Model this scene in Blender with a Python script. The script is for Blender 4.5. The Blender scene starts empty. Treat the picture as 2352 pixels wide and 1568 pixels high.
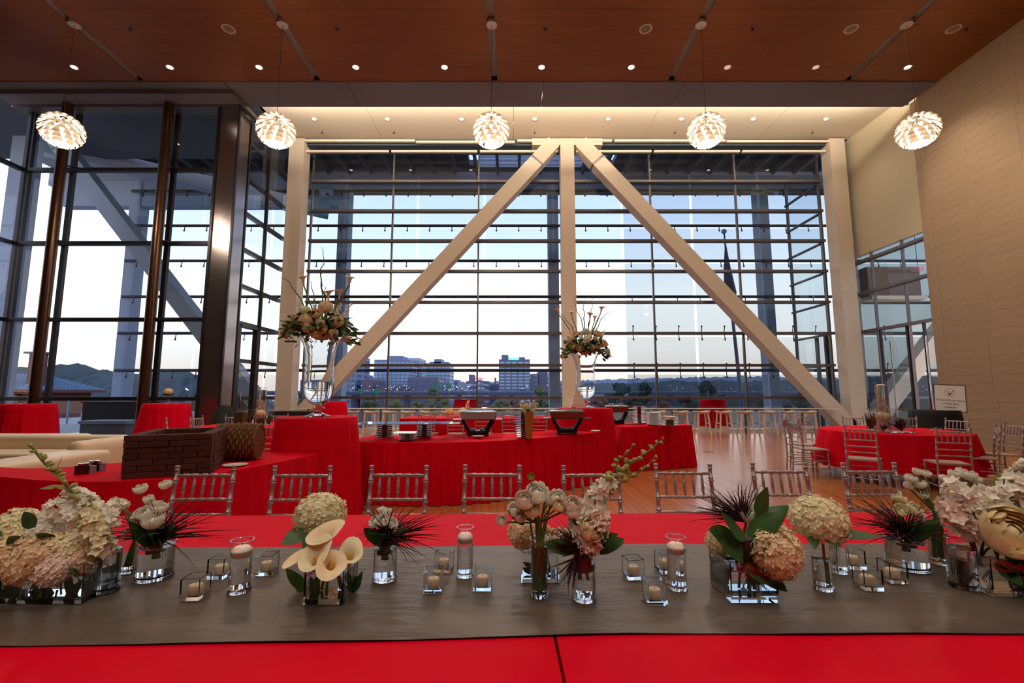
import bpy, math, random
from mathutils import Vector, Matrix, Euler, noise
R=random.Random(7)
sc=bpy.context.scene
COL=sc.collection
PI=math.pi
# ------------------------------------------------------------------ camera
PITCH=math.radians(6.4); F=1045.0; CH=1.39
cam_d=bpy.data.cameras.new('camera'); cam=bpy.data.objects.new('camera',cam_d); COL.objects.link(cam)
cam.location=(0,0,CH); cam.rotation_euler=(PI/2+PITCH,0,0)
cam_d.sensor_width=36; cam_d.lens=36*F/2352; cam_d.clip_start=0.05; cam_d.clip_end=5000
sc.camera=cam
# ------------------------------------------------------------------ exposure, sky
sc.view_settings.view_transform='Standard'; sc.view_settings.look='None'
sc.view_settings.exposure=0.0; sc.view_settings.gamma=1.0
try: sc.view_settings.use_curve_mapping=False
except Exception: pass
cy=sc.cycles
cy.max_bounces=12; cy.diffuse_bounces=3; cy.glossy_bounces=4; cy.transmission_bounces=12; cy.transparent_max_bounces=32
cy.sample_clamp_indirect=4.0; cy.blur_glossy=1.0; cy.use_denoising=True
w=bpy.data.worlds.new('sky'); sc.world=w; w.use_nodes=True
nt=w.node_tree; nt.nodes.clear()
def s2l(c):
    return tuple((x/12.92 if x<=0.04045 else ((x+0.055)/1.055)**2.4) for x in c)
def rgb(r,g,b,a=1.0): return (*s2l((r/255,g/255,b/255)),a)
tc=nt.nodes.new('ShaderNodeTexCoord'); sx=nt.nodes.new('ShaderNodeSeparateXYZ')
nt.links.new(tc.outputs['Generated'],sx.inputs[0])
cr=nt.nodes.new('ShaderNodeValToRGB'); nt.links.new(sx.outputs['Z'],cr.inputs[0])
E=cr.color_ramp.elements
E[0].position=0.0; E[0].color=(0.95,0.76,0.68,1)
E[1].position=1.0; E[1].color=(0.16,0.28,0.62,1)
for p,c in ((0.03,(1.0,0.84,0.74,1)),(0.09,(1.15,1.05,0.98,1)),(0.20,(1.2,1.2,1.2,1)),(0.33,(0.86,0.98,1.24,1)),(0.5,(0.55,0.73,1.1,1)),(0.7,(0.35,0.52,0.9,1))):
    e=E.new(p); e.color=c
bg=nt.nodes.new('ShaderNodeBackground'); bg.inputs[1].default_value=SKY_STR=1.35
nt.links.new(cr.outputs[0],bg.inputs[0])
wo=nt.nodes.new('ShaderNodeOutputWorld'); nt.links.new(bg.outputs[0],wo.inputs[0])
# room lamps (downlights) : power, used by the lamp builders below
P_SPOT=420.0; P_SOFFIT=130.0; P_PENDANT=300.0; P_TABLE=185.0
WARM=(1.0,0.84,0.66)
def lamp(kind,loc,power,col=WARM,rot=(0,0,0),size=0.1,angle=100,blend=0.6,sy=None):
    d=bpy.data.lights.new('lamp_light',kind); d.energy=power; d.color=col
    if kind=='SPOT': d.spot_size=math.radians(angle); d.spot_blend=blend; d.shadow_soft_size=size
    elif kind=='POINT': d.shadow_soft_size=size
    else:
        d.size=size
        if sy: d.shape='RECTANGLE'; d.size_y=sy
    o=bpy.data.objects.new('lamp_light',d); COL.objects.link(o); o.location=loc; o.rotation_euler=rot
    return o
# ------------------------------------------------------------------ pixel helpers (true ray / real depth)
def _dir(px,py):
    u=(px-1176)/F; v=(784-py)/F
    return u, math.cos(PITCH)-v*math.sin(PITCH), math.sin(PITCH)+v*math.cos(PITCH)
def at(px,py,D):
    a,b,c=_dir(px,py); return Vector((a/b*D, D, CH+c/b*D))
def on(px,py,z):
    a,b,c=_dir(px,py); t=(z-CH)/c; return Vector((a*t,b*t,z))
# ------------------------------------------------------------------ materials
MATS={}
def mat(name,col,rough=0.5,metal=0.0,spec=0.5,emit=None,es=0.0,noise_amt=0.0,nscale=20.0,bump=0.0,bscale=60.0,stretch=None,trans=0.0,ior=1.45,sss=0.0,sheen=0.0,rand=0.0,coat=0.0,island=False,translucent=0.0):
    if name in MATS: return MATS[name]
    m=bpy.data.materials.new(name); m.use_nodes=True; t=m.node_tree; b=t.nodes['Principled BSDF']
    b.inputs['Base Color'].default_value=col; b.inputs['Roughness'].default_value=rough; b.inputs['Metallic'].default_value=metal
    b.inputs['Specular IOR Level'].default_value=spec; b.inputs['IOR'].default_value=ior
    b.inputs['Transmission Weight'].default_value=trans
    if coat: b.inputs['Coat Weight'].default_value=coat; b.inputs['Coat Roughness'].default_value=0.12
    if sheen: b.inputs['Sheen Weight'].default_value=sheen; b.inputs['Sheen Roughness'].default_value=0.4
    if emit: b.inputs['Emission Color'].default_value=emit; b.inputs['Emission Strength'].default_value=es
    src=None
    co=t.nodes.new('ShaderNodeTexCoord'); vec=co.outputs['Object']
    if stretch:
        mp=t.nodes.new('ShaderNodeMapping'); mp.inputs['Scale'].default_value=stretch; t.links.new(vec,mp.inputs[0]); vec=mp.outputs[0]
    hsv=None
    if noise_amt>0 or rand>0:
        hsv=t.nodes.new('ShaderNodeHueSaturation'); hsv.inputs['Color'].default_value=col
        val=t.nodes.new('ShaderNodeMath'); val.operation='ADD'; val.inputs[0].default_value=1.0; val.inputs[1].default_value=0.0
        if noise_amt>0:
            n=t.nodes.new('ShaderNodeTexNoise'); n.inputs['Scale'].default_value=nscale; n.inputs['Detail'].default_value=5
            t.links.new(vec,n.inputs['Vector'])
            mr=t.nodes.new('ShaderNodeMapRange'); mr.inputs['From Min'].default_value=0.25; mr.inputs['From Max'].default_value=0.75
            mr.inputs['To Min'].default_value=1-noise_amt; mr.inputs['To Max'].default_value=1+noise_amt
            t.links.new(n.outputs['Fac'],mr.inputs[0]); t.links.new(mr.outputs[0],val.inputs[0])
        if rand>0:
            oi=t.nodes.new('ShaderNodeObjectInfo'); r=oi.outputs['Random']
            if island:
                ge=t.nodes.new('ShaderNodeNewGeometry'); ad=t.nodes.new('ShaderNodeMath'); ad.operation='ADD'
                t.links.new(r,ad.inputs[0]); t.links.new(ge.outputs['Random Per Island'],ad.inputs[1])
                fr=t.nodes.new('ShaderNodeMath'); fr.operation='FRACT'; t.links.new(ad.outputs[0],fr.inputs[0]); r=fr.outputs[0]
            mr2=t.nodes.new('ShaderNodeMapRange'); mr2.inputs['To Min'].default_value=-rand; mr2.inputs['To Max'].default_value=rand
            t.links.new(r,mr2.inputs[0]); t.links.new(mr2.outputs[0],val.inputs[1])
        t.links.new(val.outputs[0],hsv.inputs['Value']); t.links.new(hsv.outputs[0],b.inputs['Base Color'])
    if bump>0:
        n2=t.nodes.new('ShaderNodeTexNoise'); n2.inputs['Scale'].default_value=bscale; n2.inputs['Detail'].default_value=4
        t.links.new(vec,n2.inputs['Vector'])
        bp=t.nodes.new('ShaderNodeBump'); bp.inputs['Strength'].default_value=bump; bp.inputs['Distance'].default_value=0.01
        t.links.new(n2.outputs['Fac'],bp.inputs['Height']); t.links.new(bp.outputs[0],b.inputs['Normal'])
    if translucent>0:
        tr=t.nodes.new('ShaderNodeBsdfTranslucent'); tr.inputs[0].default_value=col
        if hsv: t.links.new(hsv.outputs[0],tr.inputs[0])
        mx=t.nodes.new('ShaderNodeMixShader'); mx.inputs[0].default_value=translucent
        out=t.nodes['Material Output']; t.links.new(b.outputs[0],mx.inputs[1]); t.links.new(tr.outputs[0],mx.inputs[2]); t.links.new(mx.outputs[0],out.inputs[0])
    MATS[name]=m; return m
def glassmat(name,tint=(0.97,0.98,0.98,1),refl=1.0,ior=1.45,rough=0.0):
    m=bpy.data.materials.new(name); m.use_nodes=True; t=m.node_tree; t.nodes.clear()
    tr=t.nodes.new('ShaderNodeBsdfTransparent'); tr.inputs[0].default_value=tint
    gl=t.nodes.new('ShaderNodeBsdfGlossy'); gl.inputs['Roughness'].default_value=rough; gl.inputs[0].default_value=(refl,refl,refl,1)
    fr=t.nodes.new('ShaderNodeFresnel'); fr.inputs[0].default_value=ior
    mx=t.nodes.new('ShaderNodeMixShader'); o=t.nodes.new('ShaderNodeOutputMaterial')
    ge=t.nodes.new('ShaderNodeNewGeometry'); iv=t.nodes.new('ShaderNodeMath'); iv.operation='SUBTRACT'; iv.inputs[0].default_value=1.0
    mu=t.nodes.new('ShaderNodeMath'); mu.operation='MULTIPLY'; t.links.new(ge.outputs['Backfacing'],iv.inputs[1]); t.links.new(iv.outputs[0],mu.inputs[0]); t.links.new(fr.outputs[0],mu.inputs[1])
    t.links.new(mu.outputs[0],mx.inputs[0]); t.links.new(tr.outputs[0],mx.inputs[1]); t.links.new(gl.outputs[0],mx.inputs[2]); t.links.new(mx.outputs[0],o.inputs[0])
    MATS[name]=m; return m
# ------------------------------------------------------------------ mesh builder
class MB:
    def __init__(s): s.v=[]; s.f=[]
    def add(s,vs,fs):
        k=len(s.v); s.v.extend([tuple(v) for v in vs]); s.f.extend([tuple(i+k for i in f) for f in fs]); return s
    def box(s,c,d,rz=0.0,M=None):
        hx,hy,hz=d[0]/2,d[1]/2,d[2]/2
        vs=[Vector((x,y,z)) for x in(-hx,hx) for y in(-hy,hy) for z in(-hz,hz)]
        if rz: 
            rm=Matrix.Rotation(rz,3,'Z'); vs=[rm@v for v in vs]
        if M is not None: vs=[M@v for v in vs]
        c=Vector(c); vs=[v+c for v in vs]
        return s.add(vs,[(0,1,3,2),(4,6,7,5),(0,4,5,1),(2,3,7,6),(0,2,6,4),(1,5,7,3)])
    def bar(s,p0,p1,w,d,up=(0,1,0)):
        p0=Vector(p0); p1=Vector(p1); a=(p1-p0).normalized(); u=Vector(up); u=(u-a*u.dot(a)).normalized(); t=a.cross(u)
        vs=[]
        for p in(p0,p1):
            for i,j in((-1,-1),(1,-1),(1,1),(-1,1)): vs.append(p+t*(w/2*i)+u*(d/2*j))
        return s.add(vs,[(0,3,2,1),(4,5,6,7),(0,1,5,4),(1,2,6,5),(2,3,7,6),(3,0,4,7)])
    def tube(s,pts,rad,n=8,cap=True,flat=1.0):
        pts=[Vector(p) for p in pts]; m=len(pts)
        if not hasattr(rad,'__len__'): rad=[rad]*m
        ref=None; rings=[]
        for i,p in enumerate(pts):
            a=(pts[min(i+1,m-1)]-pts[max(i-1,0)])
            a=a.normalized() if a.length>1e-9 else Vector((0,0,1))
            if ref is None:
                ref=Vector((1,0,0)) if abs(a.x)<0.8 else Vector((0,1,0))
            ref=(ref-a*ref.dot(a)).normalized(); t=a.cross(ref)
            rings.append([p+(ref*math.cos(2*PI*k/n)+t*math.sin(2*PI*k/n)*flat)*rad[i] for k in range(n)])
        vs=[v for r in rings for v in r]; fs=[]
        for i in range(m-1):
            for k in range(n):
                a0=i*n+k; a1=i*n+(k+1)%n; fs.append((a0,a1,a1+n,a0+n))
        if cap: fs.append(tuple(range(n-1,-1,-1))); fs.append(tuple((m-1)*n+k for k in range(n)))
        return s.add(vs,fs)
    def lathe(s,prof,n=24,c=(0,0,0),M=None,close=False):
        c=Vector(c); vs=[]; fs=[]; idx=[]
        for r,z in prof:
            if r<1e-6: idx.append([len(vs)]); vs.append(Vector((0,0,z)))
            else:
                idx.append(list(range(len(vs),len(vs)+n)))
                for k in range(n): vs.append(Vector((r*math.cos(2*PI*k/n),r*math.sin(2*PI*k/n),z)))
        L=list(zip(idx[:-1],idx[1:]))
        if close: L.append((idx[-1],idx[0]))
        for A,B in L:
            for k in range(n):
                k2=(k+1)%n
                if len(A)==1 and len(B)==1: continue
                if len(A)==1: fs.append((A[0],B[k2],B[k]))
                elif len(B)==1: fs.append((A[k],A[k2],B[0]))
                else: fs.append((A[k],A[k2],B[k2],B[k]))
        if M is not None: vs=[M@v for v in vs]
        return s.add([v+c for v in vs],fs)
    def ball(s,c,r,n=10,m=6,sz=1.0,sxy=(1,1)):
        prof=[(max(0,math.sin(PI*i/m))*r if 0<i<m else 0,-math.cos(PI*i/m)*r*sz) for i in range(m+1)]
        return s.lathe(prof,n,c)
    def grid(s,fn,nu,nv,flip=False):
        vs=[fn(i/nu,j/nv) for j in range(nv+1) for i in range(nu+1)]; fs=[]
        for j in range(nv):
            for i in range(nu):
                a=j*(nu+1)+i; q=(a,a+1,a+nu+2,a+nu+1); fs.append(q[::-1] if flip else q)
        return s.add(vs,fs)
def new_mesh(name,mb,m,smooth=False):
    me=bpy.data.meshes.new(name); me.from_pydata([tuple(v) for v in mb.v],[],mb.f)
    if smooth: me.polygons.foreach_set('use_smooth',[True]*len(me.polygons))
    if m: me.materials.append(m)
    me.update()
    if smooth: me.set_sharp_from_angle(angle=math.radians(50))
    return me
def obj(name,mb,m,parent=None,smooth=False,loc=(0,0,0),rot=None):
    me=new_mesh(name,mb,m,smooth) if isinstance(mb,MB) else mb
    o=bpy.data.objects.new(name,me); COL.objects.link(o); o.location=loc
    if rot: o.rotation_euler=rot
    if parent: o.parent=parent
    return o
def tag(o,label,cat,group=None,kind=None):
    o['label']=label; o['category']=cat
    if group: o['group']=group
    if kind: o['kind']=kind
    return o
def thing(name,label,cat,loc=(0,0,0),rz=0.0,group=None):
    o=bpy.data.objects.new(name,None); COL.objects.link(o); o.location=loc; o.rotation_euler=(0,0,rz); o.empty_display_size=0.1
    return tag(o,label,cat,group)
def structure(name,mb=None,m=None,smooth=False):
    if mb is None:
        o=bpy.data.objects.new(name,None); COL.objects.link(o)
    else: o=obj(name,mb,m,None,smooth)
    o['kind']='structure'; return o
def copy_tree(r,loc=None,rz=None,label=None,group=None):
    c=r.copy(); COL.objects.link(c)
    if loc is not None: c.location=loc
    if rz is not None: c.rotation_euler=(0,0,rz)
    if label: c['label']=label
    if group: c['group']=group
    for ch in list(r.children):
        d=ch.copy(); COL.objects.link(d); d.parent=c
        for g in list(ch.children):
            e=g.copy(); COL.objects.link(e); e.parent=d
    return c
ORD=['first','second','third','fourth','fifth','sixth','seventh','eighth','ninth','tenth','eleventh','twelfth']
# palette
M_white_steel=mat('painted_steel',rgb(214,200,182),0.55,noise_amt=0.03,nscale=8)
M_frame=mat('bronze_frame',rgb(108,100,100),0.35,0.55)
M_frame_dk=mat('dark_frame',rgb(58,56,60),0.35,0.6)
M_silver=mat('stainless_cladding',rgb(150,140,142),0.22,0.9,noise_amt=0.05,nscale=3)
M_bronze=mat('bronze_tube',rgb(88,62,48),0.3,0.8)
M_ext_grey=mat('exterior_painted_steel',rgb(142,160,190),0.6,noise_amt=0.03,nscale=5)
M_ext_dark=mat('exterior_soffit',rgb(70,80,95),0.7)
M_ceil_wood=mat('perforated_wood',rgb(126,70,28),0.42,noise_amt=0.16,nscale=2.0,stretch=(0.35,5,1),rand=0.05,bump=0.05,bscale=80)
M_ceil_grey=mat('plaster_grey',rgb(108,101,108),0.7)
M_cream=mat('plaster_cream',rgb(232,220,200),0.8)
M_stone=mat('limestone',rgb(162,137,110),0.6,noise_amt=0.08,nscale=4.5,rand=0.03,bump=0.04,bscale=30,stretch=(1,1,2.5))
M_joint=mat('dark_joint',rgb(96,80,64),0.9)
M_beige=mat('beige_panel',rgb(196,184,158),0.8)
M_floor=mat('oak_plank',rgb(178,112,62),0.23,spec=0.6,noise_amt=0.14,nscale=3,stretch=(9,0.6,1),rand=0.08,island=True,coat=0.3)
M_red=mat('red_satin',rgb(214,0,34),0.6,spec=0.07,noise_amt=0.05,nscale=6,bump=0.25,bscale=7)
M_red2=mat('red_table_linen',rgb(214,0,32),0.75,spec=0.08,noise_amt=0.06,nscale=5,bump=0.15,bscale=9)
M_runner=mat('taupe_runner',rgb(102,88,76),0.42,metal=0.3,sheen=0.05,noise_amt=0.26,nscale=4.5,stretch=(1,3.0,1),bump=0.9,bscale=9)
M_chair=mat('silver_chair_paint',rgb(172,156,158),0.3,metal=0.45,noise_amt=0.06,nscale=40)
M_seat=mat('chair_seat',rgb(170,150,140),0.4)
M_stool=mat('pale_beech',rgb(235,205,175),0.5,noise_amt=0.05,nscale=12)
M_black=mat('black_cloth',rgb(16,16,22),0.8)
M_blk_metal=mat('black_iron',rgb(16,15,17),0.4,0.3)
M_leather=mat('cream_leather',rgb(238,214,182),0.4,noise_amt=0.03,nscale=8)
M_brick=mat('dark_brick',rgb(78,38,28),0.85,noise_amt=0.3,nscale=22,rand=0.18,bump=0.5,bscale=60)
M_copper=mat('copper_pan',rgb(140,86,70),0.3,0.85)
M_steel=mat('steel_pan',rgb(165,168,176),0.38,0.45)
M_chrome=mat('chrome',rgb(225,225,230),0.08,1.0)
M_slate=mat('stacked_acrylic',rgb(120,96,82),0.25,0.15)
M_basket=mat('wicker',rgb(112,72,34),0.6,noise_amt=0.35,nscale=30,bump=0.5,bscale=90)
M_china=mat('white_china',rgb(244,238,226),0.2)
M_gold=mat('gold_vase',rgb(190,130,60),0.3,0.6,bump=0.3,bscale=90)
M_candle=mat('ivory_wax',rgb(255,240,222),0.5)
M_candle2=mat('peach_wax',rgb(255,226,198),0.5)
M_cream_petal=mat('cream_petal',rgb(246,236,200),0.6,noise_amt=0.08,nscale=30,translucent=0.25)
M_white_petal=mat('white_petal',rgb(255,250,238),0.6,noise_amt=0.06,nscale=30,translucent=0.25)
M_peach_petal=mat('peach_petal',rgb(250,226,188),0.6,noise_amt=0.08,nscale=25,translucent=0.25)
M_pink_petal=mat('blush_petal',rgb(248,226,212),0.6,noise_amt=0.06,nscale=25,translucent=0.25)
M_apricot=mat('apricot_petal',rgb(252,218,164),0.6,noise_amt=0.1,nscale=20,translucent=0.25)
M_butter=mat('butter_petal',rgb(255,238,192),0.6,noise_amt=0.05,nscale=20,translucent=0.2)
M_yellow=mat('yellow_spadix',rgb(240,180,50),0.6)
M_green=mat('stem_green',rgb(92,112,48),0.5,noise_amt=0.15,nscale=15)
M_bud=mat('bud_green',rgb(176,178,100),0.5,noise_amt=0.1,nscale=20,translucent=0.2)
M_leaf=mat('leaf_green',rgb(60,94,46),0.42,noise_amt=0.25,nscale=12,translucent=0.15)
M_dark=mat('burgundy_grass',rgb(58,30,30),0.55,noise_amt=0.3,nscale=12)
M_brown=mat('wrapped_stems',rgb(84,46,32),0.7,noise_amt=0.3,nscale=25)
M_pane=glassmat('window_glass',(0.95,0.97,0.98,1),1.0,1.5)
M_pane_out=glassmat('screen_glass',(0.86,0.90,0.93,1),0.6,1.35)
M_pane_fr=glassmat('tinted_screen_glass',(0.74,0.78,0.80,1),0.8,1.4)
M_vase=glassmat('vase_glass',(0.985,0.99,0.99,1),1.0,1.5)
M_base=mat('solid_glass',(0.97,0.99,0.99,1),0.0,trans=1.0,ior=1.5)
M_water=mat('water',(0.98,0.99,0.99,1),0.0,trans=1.0,ior=1.33)
# ================================================================== SETTING
ROWS=[1.21+1.165*k for k in range(8)]           # transom heights of the glass wall
CE=10.2; SO=10.8                                 # wood ceiling, cream soffit heights
# ---- floor : planks run along Y
fl=structure('floor',MB().box((-1.5,4.1,-0.04),(27.6,24.9,0.05)),M_joint)
PW=0.093
plank_meshes={}
def plank(x,y0,y1,parent):
    L=round(y1-y0,2)
    if L not in plank_meshes: plank_meshes[L]=new_mesh('plank',MB().box((0,0,-0.008),(PW-0.003,L-0.003,0.016)),M_floor)
    return obj('plank',plank_meshes[L],None,parent,loc=(x,(y0+y1)/2,0))
rest=MB(); n_pl=0
xi=int(-15.2/PW)
x=-15.2
while x<12.2:
    y=-8.2+R.choice((0,0.6,1.2,1.8))
    y0=-8.2
    near=(-0.45<x<6.4)
    ys=[-8.2]; 
    if near:
        st=4.6+R.choice((0,0.5,1.0,1.5)); ys+= [st]
        while ys[-1]<16.3:
            ys.append(min(16.4,ys[-1]+R.choice((2.5,3.0,3.5))+ (1.5 if ys[-1]>9 else 0)))
    else:
        while ys[-1]<16.3: ys.append(min(16.4,ys[-1]+R.choice((2.4,3.0,3.6))))
    for a,b in zip(ys[:-1],ys[1:]):
        if b-a<0.02: continue
        if near and a>=4.5 and a<8.7 and n_pl<295: plank(x,a,b,fl); n_pl+=1
        else: rest.box((x,(a+b)/2,-0.008),(PW-0.003,b-a-0.003,0.016))
    x+=PW
o=obj('planking',rest,M_floor,fl); o['kind']='stuff'
vent=obj('floor_vent',MB().box((0,0,0.001),(0.5,0.2,0.006)),M_chrome,None,loc=on(1612,1038,0)); tag(vent,'small steel floor outlet plate set in the wood floor beyond the second buffet','floor plate')
# ---- ceiling panels with slots
ceil=structure('ceiling',MB().box((-1.5,2.2,CE+0.32),(27.6,21.0,0.1)),M_joint)
SLOT=[-15.5,-10.55,-5.53,-0.5,4.52,9.54,12.3]
for i in range(6):
    x0=SLOT[i]+0.09; x1=SLOT[i+1]-(0.09 if i<5 else 0.0)
    y=12.05
    while y>-7.9:
        ya=max(-8.0,y-2.45)
        obj('ceiling_panel',MB().box((0,0,0.02),(x1-x0,(y-ya)-0.006,0.04)),M_ceil_wood,ceil,loc=((x0+x1)/2,(y+ya)/2,CE)); y=ya
slot_g=mat('slot_grey',rgb(150,145,145),0.6)
for s_ in SLOT[1:6]:
    obj('slot_liner',MB().box((s_,2.0,CE+0.13),(0.18,20.0,0.02)).box((s_-0.1,2.0,CE+0.09),(0.02,20.0,0.1)).box((s_+0.1,2.0,CE+0.09),(0.02,20.0,0.1)),slot_g,ceil)
# grey plaster band, cove, cream soffit
band=structure('trim_1'); band['kind']='structure'
bx=[-8.2,-4.7,0.9,4.9,9.0,12.1]
for a,b in zip(bx[:-1],bx[1:]):
    obj('plaster_panel',MB().box(((a+b)/2,12.62,CE+0.0),(b-a-0.012,1.14,0.06)),M_ceil_grey,band)
obj('plaster_panel',MB().box((-11.8,12.62,CE+0.0),(7.15,1.14,0.06)),M_ceil_grey,band)
obj('cove_upstand',MB().box((1.95,13.16,CE+0.10),(20.6,0.05,0.16)),M_ceil_grey,band)
sof=structure('trim_2')
sx_=[-8.4,-4.85,0.05,4.9,9.2,12.6]
for a,b in zip(sx_[:-1],sx_[1:]):
    obj('soffit_panel',MB().box(((a+b)/2,14.4,SO+0.04),(b-a-0.012,3.4,0.08)),M_cream,sof)
obj('cove_back',MB().box((1.95,12.72,SO-0.22),(20.7,0.06,0.5)),M_cream,sof)
# cove lamp strip hidden behind the upstand (a lamp the room has)
lamp('AREA',(2.0,13.05,CE+0.22),950,(1,0.86,0.66),rot=(math.radians(152),0,0),size=20.0,sy=0.08)
# header with blind housings
hd=structure('trim_3',MB().box((1.9,16.3,SO-0.12),(20.4,0.45,0.24)),M_ext_dark)
for k,(a,b,z,y) in enumerate(((-8.0,-3.6,10.66,15.95),(-3.55,0.1,10.60,15.93),(0.2,3.7,10.66,15.95),(3.8,7.9,10.66,15.95),(7.95,12.2,10.64,15.95),(-8.0,-4.6,10.33,16.1),(-4.5,-1.3,10.33,16.1),(-1.2,1.7,10.33,16.1),(2.4,5.2,10.33,16.1),(5.3,8.5,10.33,16.1),(8.6,11.7,10.33,16.1))):
    obj('blind_housing',MB().box(((a+b)/2,y,z),(b-a,0.09,0.075)),M_cream,hd)
# ---- left recess slab and rim
lr=structure('trim_4',MB().box((-11.75,12.35,10.07),(7.2,0.06,0.12)).box((-8.15,13.2,10.07),(0.06,1.75,0.12)).box((-11.8,13.25,10.13),(7.1,0.4,0.1)),M_frame)
# ---- right stone wall : courses of stones
wr=structure('wall_right',MB().box((12.27,2.3,5.1),(0.22,20.9,10.6)),M_joint)
sm={}
def stone(y0,y1,z0,z1):
    d=(round(y1-y0,2),round(z1-z0,2))
    if d not in sm: sm[d]=new_mesh('stone',MB().box((0,0,0),(0.03,d[0]-0.004,d[1]-0.004)),M_stone)
    obj('stone',sm[d],None,wr,loc=(12.145+R.uniform(-0.0015,0.0015),(y0+y1)/2,(z0+z1)/2))
rest=MB(); nc=45; ch=10.35/nc
for c in range(nc):
    z0=c*ch; z1=z0+ch; j=11.46+(0.06 if (c//6)%2 else -0.03)
    cuts=[12.68,j,j-1.25,j-2.5]
    for a,b in zip(cuts[1:],cuts[:-1]):
        if a>8.7: stone(a,b,z0,z1)
    y=j-2.5
    while y>-8:
        rest.box((12.145,y-0.62,(z0+z1)/2),(0.03,1.246,ch-0.004)); y-=1.25
o=obj('stonework',rest,M_stone,wr); o['kind']='stuff'
obj('end_stone',MB().box((12.18,12.72,5.17),(0.10,0.075,10.35)),M_stone,wr)
# other walls (beside and behind)
M_dkwall=mat('dark_wall',rgb(60,52,50),0.8)
M_bkwall=mat('hall_wall',rgb(150,130,112),0.8)
structure('wall_left',MB().box((-15.35,2.0,5.1),(0.2,20.4,10.6)),M_dkwall)
structure('wall_back',MB().box((-1.5,-8.3,5.1),(27.8,0.2,10.6)),M_bkwall)
# beige side panel above the right doors
structure('wall_beige',MB().box((12.66,14.55,8.55),(0.16,3.7,4.5)),M_beige)
structure('trim_5',MB().box((12.62,13.0,5.1),(0.5,0.5,10.4)),M_stone)
# ---- steel frame: columns & diagonals
def col_thing(name,label,cat,mb,m,loc=(0,0,0),smooth=False):
    o=obj(name,mb,m,None,smooth,loc); tag(o,label,cat); return o
YF=16.15   # frame centre depth
cl=[('left',-7.95,'cream painted steel column beside the bronze clad left bay'),('centre',2.04,'cream painted steel column in the middle of the glass wall where the diagonals meet'),('right',12.02,'cream painted steel column at the right end of the glass wall')]
for n,xc,lb in cl:
    t=thing('steel_column',lb,'column',(xc,YF,0))
    obj('shaft',MB().box((0,0,5.37),(0.56 if n!='centre' else 0.5,0.5,10.74)),M_white_steel,t)
    obj('base_plate',MB().box((0,0,0.02),(0.66,0.6,0.04)),M_frame,t)
def diag(x0,z0,x1,z1,lb,ext=False):
    t=thing('diagonal_brace',lb,'brace',(x0,YF,0))
    obj('beam',MB().bar((0,0,z0),(x1-x0,0,z1),0.52,0.5),M_ext_grey if ext else M_white_steel,t)
    dx=(x1-x0); L=math.hypot(dx,z1-z0); 
    obj('end_plate',MB().bar((dx*0.93,0,z0+(z1-z0)*0.93),(dx*0.935,0,z0+(z1-z0)*0.935),0.54,0.52),M_frame,t)
diag(-7.75,0.15,1.55,10.62,'cream diagonal steel brace rising from lower left to the centre column')
diag(11.75,0.15,2.55,10.62,'cream diagonal steel brace falling from the centre column to lower right')
obj('gusset',MB().box((2.05,YF,10.62),(2.6,0.46,0.26)),M_white_steel,structure('trim_6'))
diag(12.4,0.15,21.4,10.6,'pale diagonal brace of the next bay seen through the right glass doors',False)
diag(-8.4,0.4,-17.4,11.2,'blue grey diagonal brace outside the left glass bay',True)
# outer structure: columns, chord, roof
for xc,lb in ((-18.1,'blue grey outer column at far left beyond the corner glass'),):
    col_thing('outer_column',lb,'column',MB().box((0,0,5.5),(0.62,0.55,11.6)),M_ext_grey,(xc,16.1,0))
for xc,lb in ((-18.4,'blue grey terrace column behind the left glass bay'),(-8.2,'blue grey terrace column just right of the left cream column'),(2.0,'blue grey terrace column left of the centre cream column'),(12.25,'blue grey terrace column seen right of the right diagonal')):
    col_thing('terrace_column',lb,'column',MB().box((0,0,5.8),(0.5,0.6,11.9)),M_ext_grey,(xc,21.6,-0.1))
rf=structure('trim_7')
obj('roof_slab',MB().box((-12.6,20.2,12.75),(21.0,9.5,0.3)).box((14.2,20.2,12.75),(18.4,9.5,0.3)).box((1.45,16.6,12.75),(7.2,2.4,0.3)).box((1.45,23.2,12.75),(7.2,3.4,0.3)),M_ext_dark,rf)
obj('fascia',MB().box((-1,21.75,11.95),(44,0.4,0.7)),M_ext_grey,rf)
obj('inner_fascia',MB().box((2,17.3,11.4),(21.5,0.35,0.9)),M_ext_dark,rf)
x=-17.5
for k in range(32):
    obj('roof_rib',MB().box((x,19.6,12.35),(0.12,4.3,0.4)),M_ext_dark,rf); x+=1.05
sl=MB(); M_skylt=mat('skylight_slats',rgb(190,205,225),0.5)
for k in range(28): sl.box((1.5,18.0+k*0.13,12.55),(6.2,0.05,0.06))
o=obj('skylight_slats',sl,M_skylt,rf); o['kind']='stuff'
obj('left_roof_slab',MB().box((-15,15.2,10.95),(13.4,4.6,0.3)),M_ext_dark,rf)
obj('left_beam',MB().bar((-19,16.5,11.0),(-9,21.5,10.2),0.5,0.6,up=(0,0,1)),M_ext_grey,rf)
obj('left_chord',MB().box((-15,21.6,11.1),(14,0.5,1.3)),M_ext_grey,rf)
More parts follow.
